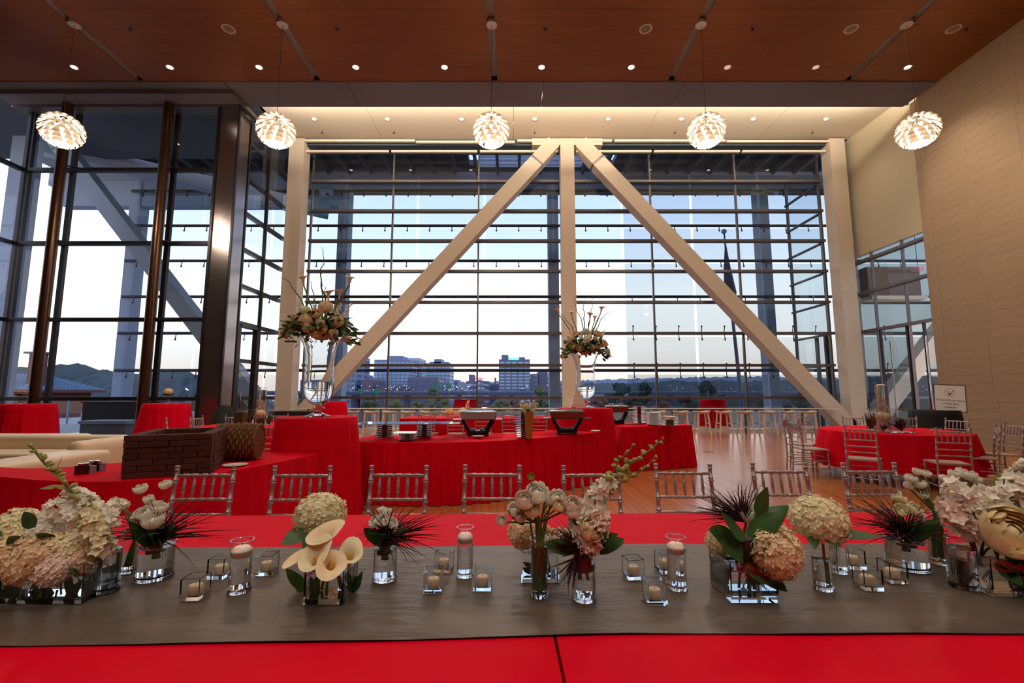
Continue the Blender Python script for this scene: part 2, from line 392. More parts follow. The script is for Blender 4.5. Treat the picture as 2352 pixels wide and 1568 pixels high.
# ---- main glass wall
GY=16.62
XM=[-7.62,-4.53,-1.27,1.98,5.27,8.53,11.72]
def glass_wall(name,axis,fixed,us,zs,m_glass,m_fr,tr=(0.10,0.16),mw=0.045,side=1,skip=None,top=None,mullw=None):
    g=structure(name)
    zz=[0.05]+list(zs)+([top] if top else [])
    def P(u,z,o=0.0): return (u,fixed+o,z) if axis=='x' else (fixed+o,u,z)
    def B(u,z,du,dz,dn,o=0.0):
        return MB().box(P(u,z,o),(du,dn,dz) if axis=='x' else (dn,du,dz))
    for i in range(len(us)-1):
        for j in range(len(zz)-1):
            if skip and skip(i,j): continue
            obj('pane',B((us[i]+us[i+1])/2,(zz[j]+zz[j+1])/2,us[i+1]-us[i]-0.02,zz[j+1]-zz[j]-0.02,0.014),m_glass,g)
    for z in zs: obj('transom',B((us[0]+us[-1])/2,z,us[-1]-us[0],tr[0],tr[1],-0.06*side),m_fr,g)
    for u in us: obj('mullion',B(u,(zz[0]+zz[-1])/2,mw if not mullw else mullw,zz[-1]-zz[0],0.10,0.03*side),m_fr,g)
    return g
w1=glass_wall('window_1','x',GY,XM,ROWS,M_pane,M_frame,tr=(0.09,0.2),mw=0.055,top=10.5)
obj('sill',MB().box((2.05,GY,0.05),(19.6,0.25,0.1)),M_china,w1)
# left side return wall (runs in depth) with a door
w2=glass_wall('window_2','y',-8.42,[13.75,14.95,16.4],ROWS,M_pane,M_frame_dk,tr=(0.11,0.14),mw=0.06,top=10.1,skip=lambda i,j:(i==0 and j<3))
d1=structure('door_1')
for yy in (13.85,14.85): obj('door_frame',MB().box((-8.42,yy,1.75),(0.16,0.12,3.5)),M_frame_dk,d1)
obj('door_frame',MB().box((-8.42,14.35,3.46),(0.16,1.0,0.1)),M_frame_dk,d1)
obj('door_pane',MB().box((-8.42,14.35,1.75),(0.02,0.9,3.3)),M_pane,d1)
obj('door_handle',MB().tube([(-8.3,14.0,0.9),(-8.3,14.0,1.4)],0.02),M_chrome,d1)
# left front wall
w3=glass_wall('window_3','x',13.42,[-15.0,-13.62,-10.5,-8.95],[ROWS[0],ROWS[2],ROWS[4],ROWS[6]],M_pane,M_frame_dk,tr=(0.11,0.14),mw=0.10,top=10.1,mullw=0.13)
w4=glass_wall('window_4','y',-15.0,[10.8,12.1,13.3],[ROWS[0],ROWS[2],ROWS[4],ROWS[6]],M_pane,M_frame_dk,tr=(0.11,0.14),mw=0.08,top=10.1)
# silver clad corner column, two bronze round columns
t=thing('clad_column','tall reflective stainless clad corner column between left glass bay and side glass','column',(-8.62,13.32,0))
obj('cladding',MB().box((0,0,5.03),(0.6,0.55,10.06)),M_silver,t); obj('edge_channel',MB().box((-0.31,-0.28,5.03),(0.07,0.07,10.06)).box((0.31,-0.28,5.03),(0.05,0.07,10.06)),M_frame_dk,t)
for xc,lb in ((-10.42,'slim round bronze column right of the left glass bay'),(-13.5,'slim round bronze column nearer the left edge of the photo')):
    t=thing('round_column',lb,'column',(xc,12.95,0)); obj('shaft',MB().tube([(0,0,0),(0,0,10.1)],0.135,20),M_bronze,t,True)
    for z in (ROWS[2],ROWS[4],ROWS[6]): obj('glass_bracket',MB().bar((0,0.1,z),(0.5,0.42,z),0.03,0.05),M_frame_dk,t)
# outer screen: rails, brackets, panes
OR=[2.41+1.735*k for k in range(6)]
OY=21.1
ws=structure('window_5')
XP=[-18.0,-14.7,-11.4,-7.95,-4.5,-1.32,1.95,5.25,8.55,11.8,15.1,18.5,22.0]
for z in OR:
    obj('rail',MB().tube([(-18.4,OY,z),(22.3,OY,z)],0.07,8),M_frame_dk,ws,True)
hb=MB().tube([(0,-0.06,0.0),(0,-0.16,-0.10),(0,-0.2,-0.30)],0.022,5).ball((0,-0.2,-0.32),0.045,6,4)
hb2=MB().tube([(0,-0.06,0.0),(0,-0.16,0.10),(0,-0.2,0.28)],0.022,5).ball((0,-0.2,0.30),0.045,6,4)
hbm=new_mesh('bracket',hb,M_frame_dk); hbm2=new_mesh('bracket',hb2,M_frame_dk)
for k,z in enumerate(OR):
    x=-17.7
    while x<19:
        if not(-8.2<x<5.2 and k<3): obj('bracket',hbm,None,ws,loc=(x,OY,z))
        if k<2 and x>5.2: obj('bracket',hbm2,None,ws,loc=(x,OY,z))
        x+=1.06
zz=[0.75]+OR+[12.0]
for i in range(len(XP)-1):
    for j in range(len(zz)-1):
        mid=-8.2<XP[i]<5.0
        if mid and j<4: continue
        m_=M_pane_fr if XP[i]>5 else M_pane_out
        obj('screen_pane',MB().box(((XP[i]+XP[i+1])/2,OY-0.18,(zz[j]+zz[j+1])/2-0.09),(XP[i+1]-XP[i]-0.12,0.02,zz[j+1]-zz[j]-0.22)),m_,ws)
obj('next_bay_rail',MB().tube([(12.6,GY,3.54),(22,GY,3.54)],0.05,8).tube([(12.6,GY,4.7),(22,GY,4.7)],0.05,8).tube([(12.6,GY,1.21),(22,GY,1.21)],0.05,8),M_frame,ws)
for k in range(3):
    obj('screen_pane',MB().box((14.3+3.2*k,GY+0.05,4.5),(3.1,0.014,8.6)),M_pane_fr,ws)
# right: exterior return glass, side glass with doors, canopy, next bay
w6=glass_wall('window_6','y',11.86,[16.9,18.9],ROWS[:],M_pane_out,M_frame_dk,tr=(0.07,0.08),mw=0.07,top=10.4)
for k,y_ in enumerate((17.0,17.5)): obj('door_stile',MB().box((11.8,y_,1.75),(0.1,0.1,3.5)),M_frame_dk,w6)
w7=glass_wall('window_7','y',12.6,[12.95,14.3,15.55,16.3],[3.54,4.9,6.05],M_pane_fr,M_frame,tr=(0.09,0.2),mw=0.03,top=6.35,skip=lambda i,j:(i==0 and j==0))
for y_ in (13.05,13.75,14.35,15.4): 
    d=structure('door_%d'%(2+int((y_-13)*2))) if y_ in(13.05,14.35) else d
    obj('door_stile',MB().box((12.58,y_,1.76),(0.07,0.055,3.5)),M_frame_dk,d)
    if y_ in (13.05,14.35):
        obj('door_leaf',MB().box((12.6,y_+0.4 if y_<14 else y_+0.5,1.76),(0.02,0.72 if y_<14 else 1.0,3.4)),M_pane,d)
        obj('door_handle',MB().tube([(12.5,y_+0.6,0.4),(12.5,y_+0.6,3.1)],0.018),M_chrome,d)
M_boxb=mat('lobby_box',rgb(120,96,84),0.6)
t=thing('lobby_bulkhead','brown ceiling bulkhead behind the glass above the right doors','bulkhead',(0,0,0))
obj('bulkhead_box',MB().box((13.9,16.6,5.4),(1.9,0.8,1.1)),M_boxb,t); obj('white_soffit',MB().box((13.9,16.5,4.78),(2.0,1.0,0.12)),M_cream,t)
# exit sign reflection in the right glass, modelled as a solid reversed sign
M_exit=mat('exit_red',rgb(220,20,40),0.4,emit=(0.8,0.02,0.06,1),es=0.6)
def text(name,body,size,m,parent,loc,rot,ext=0.003,align='CENTER'):
    cu=bpy.data.curves.new(name,'FONT'); cu.body=body; cu.size=size; cu.extrude=ext; cu.align_x=align; cu.align_y='CENTER'
    tmp=bpy.data.objects.new(name,cu); COL.objects.link(tmp)
    dg=bpy.context.evaluated_depsgraph_get(); me=bpy.data.meshes.new_from_object(tmp.evaluated_get(dg))
    bpy.data.objects.remove(tmp); me.materials.clear(); me.materials.append(m)
    o=bpy.data.objects.new(name,me); COL.objects.link(o); o.location=loc; o.rotation_euler=rot
    if parent: o.parent=parent
    return o
p_=at(2108,617,15.2)
t=thing('exit_reflection','red exit sign reflection in the right glass, built as back to front letters','sign',p_)
obj('reflection_plate',MB().box((0,0.02,0),(0.42,0.01,0.22)),M_pane,t); text('reflected_letters','EXIT',0.2,M_exit,t,(0,0,0),(PI/2,0,PI)); obj('reflection_rod',MB().tube([(0,0,0.1),(0,0,10.7-p_.z)],0.01,6),M_frame_dk,t)
# terrace
te=structure('floor_terrace',MB().box((-3,22.2,-0.1),(44,11,0.16)),mat('terrace_pavers',rgb(150,155,160),0.6,noise_amt=0.1,nscale=2))
structure('floor_terrace_left',MB().box((-24,13.0,-0.1),(17.4,7.4,0.16)),MATS['terrace_pavers'])
structure('trim_8',MB().box((2,21.5,0.25),(44,0.3,0.5)),mat('kerb',rgb(190,195,200),0.6))
# ================================================================== LAMPS
M_lampglow=mat('lamp_glow',rgb(255,240,215),0.5,emit=(1.0,0.9,0.72,1),es=14)
M_lampdim=mat('lamp_glow_dim',rgb(230,190,160),0.5,emit=(1.0,0.72,0.5,1),es=0.5)
M_trim=mat('lamp_trim',rgb(200,190,180),0.4)
def downlight(px,py,z,lit,label,group,power,r=0.085,angle=95,col=WARM):
    p=on(px,py,z); t=thing('downlight',label,'downlight',p,0,group)
    obj('trim_ring',MB().lathe([(r*0.82,-0.004),(r*1.2,-0.012),(r*1.2,0.0),(r*0.82,0.02)],20,close=True),M_trim,t,True)
    obj('lens',MB().lathe([(0,-0.006),(r*0.9,-0.008)],20),M_lampglow if lit==1 else (M_lampdim if lit==2 else mat('lamp_off',rgb(150,120,90),0.3,0.4)),t)
    if power: lamp('SPOT',(p.x,p.y,z-0.03),power,col=col,size=0.08,angle=angle,blend=0.7)
pxs=[170,390,595,817,1021,1244,1450,1671,1874,2085]
for i,px in enumerate(pxs):
    d=i in(7,8)
    downlight(px,154,CE,2 if d else 1,('dim' if d else 'bright')+' recessed downlight in the wood ceiling, %s from the left in the lit row'%ORD[i],'downlights in the wood ceiling',0 if d else P_SPOT*(0.35 if i<2 else 1))
pxs=[722,890,1060,1228,1397,1565,1730,1897]
for i,px in enumerate(pxs):
    downlight(px,273,SO,1,'small recessed spotlight in the cream soffit, %s from the left'%ORD[i],'spotlights in the cream soffit',P_SOFFIT,r=0.075,angle=120)
for i,px in enumerate((525,1483,1955,2190)):
    downlight(px,66,CE,0,'unlit round ceiling speaker disc in the wood ceiling, %s from the left'%ORD[i],'unlit discs in the wood ceiling',0,r=0.13)
M_spr=mat('sprinkler',rgb(90,80,80),0.4,0.5)
for z,row,py,nm in ((CE,(300,775,1252,1728,2220),66,'wood ceiling'),(SO,(740,905,1228,1550,1866),303,'cream soffit')):
    for i,px in enumerate(row):
        p=on(px,py,z); t=thing('sprinkler','tiny sprinkler head in the %s, %s from the left'%(nm,ORD[i]),'sprinkler',p,0,'sprinklers')
        obj('escutcheon',MB().lathe([(0,0),(0.05,-0.004),(0.05,0.0)],12),M_trim if z==SO else M_spr,t); obj('head',MB().tube([(0,0,0),(0,0,-0.06)],[0.02,0.03],8),M_spr,t)
# artichoke pendants
M_pleaf=mat('pendant_leaf_white',rgb(255,246,232),0.35,translucent=0.6)
M_core=mat('pendant_core',rgb(255,255,255),0.5,emit=(1,0.92,0.78,1),es=30)
def make_pendant(zc):
    t=thing('pendant_lamp','','pendant lamp',(0,0,zc))
    RR=0.43; rows=9
    for i in range(rows):
        th=math.radians(28+i*(150-28)/(rows-1)); n=12 if 1<i<7 else 9 if i<8 else 6
        r1=RR*math.sin(th); z1=RR*math.cos(th)*0.92
        th0=th-math.radians(26); r0=RR*0.70*math.sin(max(th0,0.25)); z0=RR*0.86*math.cos(th0)*0.92
        wd=2*PI*r1/n*0.86
        def lf(u,v):
            r=r0+(r1-r0)*(v**0.8); z=z0+(z1-z0)*v-0.03*math.sin(v*PI)*0.5
            ww=wd*(0.55+0.45*v)*(1-0.0*v); a=(u-0.5)
            return Vector((r*math.cos(a*ww/max(r1,0.05)),r*math.sin(a*ww/max(r1,0.05)),z+0.012*(1-4*a*a)))
        mb=MB().grid(lf,4,4); mb.grid(lambda u,v:lf(u,v)+Vector((0,0,0.003)),4,4,True)
        me=new_mesh('leaf',mb,M_pleaf,True)
        for k in range(n):
            obj('leaf',me,None,t,rot=(0,0,2*PI*(k+(i%2)*0.5)/n))
    obj('core',MB().ball((0,0,0),0.12,12,8,1.3),M_core,t,True)
    obj('bottom_disc',MB().lathe([(0,-0.40),(0.05,-0.395),(0.06,-0.37),(0,-0.36)],12),M_pleaf,t,True)
    obj('neck',MB().tube([(0,0,0.14),(0,0,0.44)],[0.03,0.02],8),M_steel,t,True)
    obj('cable',MB().tube([(0,0,0.44),(0,0,CE-zc)],0.006,5),M_frame,t)
    obj('canopy',MB().lathe([(0,CE-zc-0.03),(0.13,CE-zc-0.02),(0.13,CE-zc+0.06),(0,CE-zc+0.06)],20),M_trim,t,True)
    return t
ZP=7.48
pend=make_pendant(ZP)
PL=['leftmost glowing layered leaf pendant lamp above the sofas','second layered leaf pendant lamp, hanging by the left cream column','middle layered leaf pendant lamp left of the braces apex','fourth layered leaf pendant lamp right of the braces apex','rightmost layered leaf pendant lamp in front of the stone wall']
for i,(px,py) in enumerate(((142,305),(634,301),(1128,299),(1622,297),(2108,300))):
    p=at(px,py,10.05); loc=(p.x,10.05,ZP)
    if i==0: o=pend; o.location=loc; o['label']=PL[0]; o['group']='layered leaf pendant lamps'
    else: o=copy_tree(pend,loc,R.uniform(0,1),PL[i],'layered leaf pendant lamps')
    lamp('POINT',(loc[0],loc[1],ZP),P_PENDANT,col=(1,0.86,0.66),size=0.14)
    lamp('POINT',(loc[0],loc[1],ZP-0.55),P_PENDANT*0.5,col=(1,0.82,0.6),size=0.12)
# downlights of the hall above / behind the camera
for (x,y) in ((-3,5.6),(0,5.6),(3,5.6),(6.2,5.8),(-5.8,5.8),(-2.4,1.9),(0.3,1.9),(2.6,1.9),(-1.0,-2.5),(2.2,-2.5)):
    if x<-5: continue
    lamp('SPOT',(x,y,CE-0.05),P_TABLE*(1.6 if y<3 else 1.2),size=0.12,angle=75,blend=0.8)
lamp('SPOT',(8.6,8.6,CE-0.05),420,size=0.1,angle=48,blend=0.8)  # extra spot, added to brighten the welcome sign
# wider hall lamps behind the photographer
for x in(-5.5,-1.5,2.5,6.5): lamp('SPOT',(x,-4.2,CE-0.1),400,col=(1,0.87,0.72),rot=(math.radians(38),0,0),size=0.25,angle=110,blend=0.9)
# ================================================================== OUTSIDE
M_grass=mat('lawn',rgb(74,92,74),0.9,noise_amt=0.2,nscale=0.05)
M_water2=mat('river',rgb(120,130,145),0.15)
structure('ground',MB().box((0,420,-9.2),(2400,790,0.4)),M_grass)
structure('river',MB().box((300,800,-9.2),(3000,500,0.6)),M_water2)
M_hill=mat('far_hill',rgb(120,130,148),0.95); M_hill2=mat('tree_belt',rgb(78,88,92),0.95,noise_amt=0.3,nscale=0.08)  # distance haze is mixed into the hill and tree belt colours
def ridge(name,x0,x1,y,prof,base,m,thick,rough,label):
    rr=random.Random(len(name)+int(y)); n=90
    def f(u,v):
        x=x0+(x1-x0)*u
        k=u*(len(prof)-1); i=min(int(k),len(prof)-2); h=prof[i]+(prof[i+1]-prof[i])*(k-i)
        h+=rough*(noise.noise(Vector((x*0.06,y,0)))+0.6*noise.noise(Vector((x*0.19,y,3)))+0.35*noise.noise(Vector((x*0.6,y,7))))
        a=PI*v
        return Vector((x,y-math.cos(a)*thick+0.15*thick*noise.noise(Vector((x*0.1,v*4,y))),base+(h-base)*math.sin(a)**0.6+rough*0.55*noise.noise(Vector((x*0.9*min(1,150/y),v*9,y)))))
    o=obj(name,MB().grid(f,n*4,14),m,None,False); tag(o,label,'hills' if 'hill' in name else 'trees'); o['kind']='stuff'
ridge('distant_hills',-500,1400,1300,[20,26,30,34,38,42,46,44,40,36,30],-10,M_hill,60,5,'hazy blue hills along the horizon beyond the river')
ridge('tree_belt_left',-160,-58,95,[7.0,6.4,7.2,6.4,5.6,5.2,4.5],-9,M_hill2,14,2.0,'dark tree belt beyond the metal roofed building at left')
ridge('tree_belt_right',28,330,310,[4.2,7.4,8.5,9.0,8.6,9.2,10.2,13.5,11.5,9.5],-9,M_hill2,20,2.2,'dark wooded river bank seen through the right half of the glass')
# city
M_bld=mat('tower_blue_grey',rgb(122,136,170),0.6,noise_amt=0.04,nscale=0.1); M_bld2=mat('tower_brick',rgb(108,108,140),0.7); M_bld3=mat('tower_pale',rgb(176,190,218),0.6); M_bld4=mat('brick_low',rgb(108,88,106),0.8)  # wall colours lightened and blued to carry the distance haze
M_win=mat('tower_window',rgb(146,176,204),0.25,0.2); M_win2=mat('tower_window_dark',rgb(82,96,128),0.2); M_light=mat('city_light',rgb(255,240,220),0.5,emit=(1,0.9,0.8,1),es=3.5)
M_green_l=mat('sign_cyan_light',rgb(90,220,230),0.5,emit=(0.2,0.85,0.9,1),es=1.6); M_redl=mat('roof_red_light',rgb(250,80,110),0.5,emit=(1,0.15,0.25,1),es=1.6)
def tower(px0,px1,py,D,m,mw,label,nx,nz,crown=None,dep=30,wfill=(0.7,0.55),band=False):
    a=at(px0,py,D); b=at(px1,py,D); W=b.x-a.x; H=a.z+9.0
    t=thing('office_tower' if H>22 else 'low_building',label,'building',((a.x+b.x)/2,D+dep/2,-9.0))
    obj('walls',MB().box((0,0,H/2),(W,dep,H)),m,t)
    wb=MB()
    for i in range(nx):
        for k in range(nz):
            x=-W/2+W*(i+0.5)/nx; z=H*0.08+H*0.88*(k+0.5)/nz
            wb.box((x,-dep/2-0.05,z),(W/nx*wfill[0],0.25,H*0.88/nz*wfill[1]))
    # side windows (seen from either side)
    for s_ in(-1,1):
        for i in range(max(2,nx//2)):
            for k in range(nz): wb.box((s_*(W/2+0.05),-dep/2+dep*(i+0.5)/max(2,nx//2),H*0.08+H*0.88*(k+0.5)/nz),(0.25,dep/max(2,nx//2)*0.6,H*0.88/nz*wfill[1]))
    o=obj('windows',wb,mw,t); o['kind']='stuff'
    if crown:
        for (f0,f1,h) in crown: obj('roof_block',MB().box((-W/2+W*(f0+f1)/2,0,H+h/2),(W*(f1-f0),dep*0.6,h)),m,t)
    return t,W,H
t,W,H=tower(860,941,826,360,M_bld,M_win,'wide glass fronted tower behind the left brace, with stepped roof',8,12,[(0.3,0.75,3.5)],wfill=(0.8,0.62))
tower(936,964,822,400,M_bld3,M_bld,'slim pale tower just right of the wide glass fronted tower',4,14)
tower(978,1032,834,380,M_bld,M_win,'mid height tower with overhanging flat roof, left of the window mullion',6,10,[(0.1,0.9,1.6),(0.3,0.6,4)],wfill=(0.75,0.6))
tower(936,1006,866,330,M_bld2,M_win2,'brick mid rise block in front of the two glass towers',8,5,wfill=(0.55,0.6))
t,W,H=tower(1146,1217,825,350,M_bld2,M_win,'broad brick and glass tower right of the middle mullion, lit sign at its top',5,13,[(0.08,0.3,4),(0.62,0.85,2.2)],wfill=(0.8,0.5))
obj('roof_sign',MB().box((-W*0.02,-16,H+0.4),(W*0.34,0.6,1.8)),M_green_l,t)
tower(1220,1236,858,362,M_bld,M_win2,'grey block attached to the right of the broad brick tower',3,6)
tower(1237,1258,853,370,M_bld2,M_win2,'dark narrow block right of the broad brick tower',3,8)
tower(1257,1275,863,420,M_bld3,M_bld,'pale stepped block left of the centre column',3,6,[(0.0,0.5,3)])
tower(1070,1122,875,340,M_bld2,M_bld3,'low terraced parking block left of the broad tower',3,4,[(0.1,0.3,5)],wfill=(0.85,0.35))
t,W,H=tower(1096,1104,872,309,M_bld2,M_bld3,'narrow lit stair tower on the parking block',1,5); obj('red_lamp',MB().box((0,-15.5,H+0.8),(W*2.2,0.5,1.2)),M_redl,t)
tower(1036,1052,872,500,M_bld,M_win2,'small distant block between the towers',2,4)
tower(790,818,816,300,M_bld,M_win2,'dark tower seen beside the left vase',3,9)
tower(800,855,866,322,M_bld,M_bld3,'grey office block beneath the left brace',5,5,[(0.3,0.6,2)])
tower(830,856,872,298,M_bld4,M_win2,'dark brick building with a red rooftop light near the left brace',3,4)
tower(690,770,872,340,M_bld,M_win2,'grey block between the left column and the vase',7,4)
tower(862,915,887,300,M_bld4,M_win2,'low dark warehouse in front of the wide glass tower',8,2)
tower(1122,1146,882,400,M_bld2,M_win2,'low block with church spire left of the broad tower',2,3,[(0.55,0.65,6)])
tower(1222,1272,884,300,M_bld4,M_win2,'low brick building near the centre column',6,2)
tower(295,330,866,300,M_bld,M_win2,'small block over the trees seen through the left glass bay',3,3)
lb=MB()
for k in range(110):
    px=R.choice((R.uniform(700,1275),R.uniform(800,960),R.uniform(1020,1080),R.uniform(1940,2140),R.uniform(1500,1900))); py=R.uniform(884,900); p=at(px,py,R.uniform(285,297) if px<1300 else 210)
    lb.ball(p,0.2 if px<1300 else 0.1,5,4)
for k in range(3): lb.ball(at(430+R.uniform(-8,8),890+R.uniform(-5,5),78),0.12,5,4)
o=obj('city_lights',lb,M_light); tag(o,'scattered tiny street and window lights at the foot of the skyline','lights'); o['kind']='stuff'
# highway
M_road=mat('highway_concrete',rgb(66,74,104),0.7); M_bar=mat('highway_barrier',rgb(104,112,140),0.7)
t=thing('elevated_highway','elevated concrete highway running below the skyline','highway',(0,262,0))
obj('deck',MB().box((20,0,0.7),(420,14,1.6)),M_road,t); obj('barrier',MB().box((20,-6,1.9),(420,0.4,0.9)),M_bar,t)
for k in range(14): obj('pier',MB().box((-180+k*30,0,-4.5),(2.2,5,9)),M_road,t)
rp=[Vector((-4+ i*8,236-7*math.sin(i*0.42),-1.6+0.25*i)) for i in range(9)]
t=thing('highway_ramp','curving highway ramp in front of the broad brick tower','ramp',(0,0,0))
rb=MB()
for a,b in zip(rp[:-1],rp[1:]): rb.bar(a,b,5.0,0.8,up=(0,0,1))
obj('ramp_deck',rb,M_bar,t)
M_car=[mat('car_white',rgb(225,228,238),0.3),mat('car_dark',rgb(50,52,70),0.3),mat('car_silver',rgb(150,155,170),0.3)]
carp=[(840,0),(918,0),(968,2),(925,1),(1060,2),(1150,0),(1200,1),(1245,2)]
for i,(px,c) in enumerate(carp):
    p=at(px,898,259); t=thing('car',['white','dark','silver'][c]+' car on the elevated highway, %s from the left'%ORD[i],'car',(p.x,257.5+(i%3)*2.5,1.35+0.2),0,'cars on the highway')
    obj('body',MB().box((0,0,0.55),(4.4,1.8,0.8)),M_car[c],t); obj('cabin',MB().add([(-1.3,-.8,.9),(1.5,-.8,.9),(1.5,.8,.9),(-1.3,.8,.9),(-.8,-.65,1.45),(0.9,-.65,1.45),(0.9,.65,1.45),(-.8,.65,1.45)],[(0,1,5,4),(1,2,6,5),(2,3,7,6),(3,0,4,7),(4,5,6,7)]),M_car[1],t)
M_gs=mat('highway_sign_green',rgb(20,120,100),0.5)
for i,(px,py) in enumerate(((829,897),(865,898),(1001,884),(1030,887))):
    p=at(px,py,250); t=thing('highway_sign','green highway sign, %s from the left'%ORD[i],'sign',p,0,'green highway signs')
    obj('panel',MB().box((0,0,0),(3.0,0.2,2.2)),M_gs,t); obj('post',MB().box((0,0.2,-(p.z+9)/2),(0.25,0.25,p.z+9)),M_bar,t)
# trees in the park
M_tree=[mat('park_green',rgb(70,94,62),0.9,noise_amt=0.35,nscale=0.8),mat('park_olive',rgb(92,100,66),0.9,noise_amt=0.3,nscale=0.8),mat('park_rust',rgb(104,72,66),0.9,noise_amt=0.3,nscale=0.8),mat('park_dark',rgb(36,52,52),0.9,noise_amt=0.3,nscale=0.4)]
M_trunk=mat('trunk',rgb(52,44,40),0.9)
def tree(px,pytop,D,wpx,k,label,group=None):
    top=at(px,pytop,D); Hh=top.z+9.0; r=wpx/F*D/2
    t=thing('tree',label,'tree',(top.x,D,-9.0),0,group)
    ch_=min(Hh*0.75,2.6*r); rr=random.Random(int(px*7+D)); cb=MB()
    for q in range(26):
        a=rr.uniform(0,2*PI); v=rr.uniform(-1,1); s_=math.sqrt(1-v*v)*rr.uniform(0.4,0.85)
        c=Vector((math.cos(a)*s_*r,math.sin(a)*s_*r,Hh-ch_/2+v*ch_*0.40)); bs=r*rr.uniform(0.22,0.38)
        cb2=MB().ball((0,0,0),bs,8,6,0.8)
        cb.add([Vector(x)*(1+0.25*noise.noise(Vector(x)*2.3/bs+c))+c for x in cb2.v],cb2.f)
    obj('crown',cb,M_tree[k],t,False); obj('trunk',MB().tube([(0,0,0),(0,0,Hh-ch_*0.5)],[r*0.09,r*0.05],7),M_trunk,t)
TL=[(700,905,60,30,1),(850,903,70,44,0),(905,908,55,60,1),(995,889,85,34,0),(1010,905,60,60,1),(1100,910,60,50,2),(1180,908,70,44,2),(1240,888,110,44,0),(1265,898,80,40,0),(1150,912,50,60,1),(1300,905,60,50,0),(1375,905,80,50,2),(1420,872,120,60,3),(1450,900,80,60,3),(1520,905,70,60,2),(1580,905,75,60,3),(1650,908,80,60,3),(1750,903,80,70,3),(1830,900,80,60,3),(340,858,110,60,3),(405,864,120,50,3),(2050,900,70,90,3),(1480,876,150,40,3),(1620,872,170,50,3),(260,862,100,44,3),(960,915,45,40,1)]
kn=['mid green leafy','olive green shrubby','rust coloured autumn','dark rounded']
sites=['beside the left cream column base','under the left brace foot','under the left brace','low under the glass towers','right of the glass towers','between the towers in front of the highway','in front of the low parking block','left of the centre column, taller one','left of the centre column, smaller one','in front of the broad brick tower','right behind the centre column','just right of the smaller trumpet vase','with tall dark crown right of the centre column','low behind the chafing dish at right','under the far truss bridge','left of the right terrace table','behind the right terrace table','right of the flagpole','under the right brace','above the pavilion roof, through left glass bay','right of the terrace column, through left glass bay','through the right glass doors','small on the horizon by the bridge','on the horizon left of the flagpole','left horizon over the pavilion roof','low behind the first dining chairs']
for i,(px,py,D,w_,k) in enumerate(TL):
    tree(px,py,D,w_,k,'%s tree %s'%(kn[k],sites[i]),'trees outside the glass')
# truss bridge far right
t=thing('river_bridge','pale arched truss bridge far off on the right horizon','bridge',(0,0,0))
a=at(1458,880,620); b=at(1545,880,620); bb=MB(); n=16
for i in range(n):
    u0=i/n; u1=(i+1)/n; f=lambda u:Vector((a.x+(b.x-a.x)*u,620,a.z+7.5*math.sin(PI*u)**0.8))
    bb.bar(f(u0),f(u1),0.9,0.9); bb.bar(f(u0),Vector((f(u0).x,620,a.z-1)),0.5,0.5)
for k in range(9): obj('pier',MB().box((a.x-100+k*50,620,(a.z-10)/2),(3,3,a.z+8)),M_bld,t)
obj('arch',bb,M_bld3,t); obj('deck',MB().bar((a.x-120,620,a.z-1),(b.x+300,620,a.z-1),2.0,3),M_bld,t)
# flagpole with furled flag
p=at(1683,905,27); t=thing('flagpole','grey flagpole with furled flag and ball finial outside the right half of the glass','flagpole',(p.x,27,-0.0))
zt=at(1683,535,27).z
obj('pole',MB().tube([(0.55,0,0),(0.25,0,zt*0.5),(0,0,zt)],[0.12,0.09,0.05],10),M_bar,t,True); obj('finial',MB().ball((0,0,zt+0.1),0.16,12,8),M_ext_grey,t,True)
obj('furled_flag',MB().tube([(0.0,-0.1,zt*0.93),(0.02,-0.1,zt*0.8),(0.12,-0.15,zt*0.66),(0.15,-0.1,zt*0.6)],[0.04,0.2,0.34,0.25],9),mat('flag_cloth',rgb(90,86,110),0.8),t,True)
# building with metal roof at left
M_roofm=mat('standing_seam_roof',rgb(120,140,165),0.35,0.4); M_bwall=mat('brick_wall_far',rgb(96,46,50),0.8)
t=thing('roofed_pavilion','red brick pavilion with blue grey standing seam metal roof outside the left glass bay','building',(-77,66,0))
obj('walls',MB().box((0,0,-4.0),(23,10.5,11)),M_bwall,t)
rv=[(-13,-6,1.75),(13,-6,1.75),(13,6,1.75),(-13,6,1.75),(-9,0,4.0),(9,0,4.0)]
obj('roof',MB().add(rv,[(0,1,5,4),(1,2,5),(2,3,4,5),(3,0,4),(3,2,1,0)]),M_roofm,t)
sm_=MB()
for k in range(40):
    x=-13+26*k/39; q_=min(1,(13-abs(x))/4)
    sm_.bar((x,-6.02,1.8),(x,-6+6*q_,1.8+2.25*q_),0.12,0.14,up=(0,0,1))
for k in range(24):
    y=-6+12*k/23; q_=1-abs(y)/6
    sm_.bar((13.02,y,1.8),(13-4*q_,y,1.8+2.25*q_),0.12,0.14,up=(0,0,1))
o=obj('roof_seams',sm_,M_roofm,t); o['kind']='stuff'
obj('eave',MB().box((0,0,1.55),(26.2,12.2,0.35)),M_bwall,t)
p=at(107,812,64); obj('chimney',MB().box((p.x+77,-3,(p.z)/2),(1.3,1.3,p.z)),M_bwall,t); obj('chimney_cap',MB().box((p.x+77,-3,p.z),(2.3,2.0,0.25)),M_ext_dark,t)
fn=thing('iron_fence','black spiked iron fence outside the left glass bay','fence',(0,0,0))
p0=at(285,924,30)
for k in range(11):
    x=at(286+k*14,924,30).x; obj('picket',MB().tube([(x,30,-0.8),(x,30,1.0),(x,30,1.12),(x,30,1.3)],[0.03,0.03,0.07,0.0],6),M_blk_metal,fn)
obj('top_rail',MB().box((at(356,924,30).x,30,0.85),(5.2,0.06,0.06)),M_blk_metal,fn)
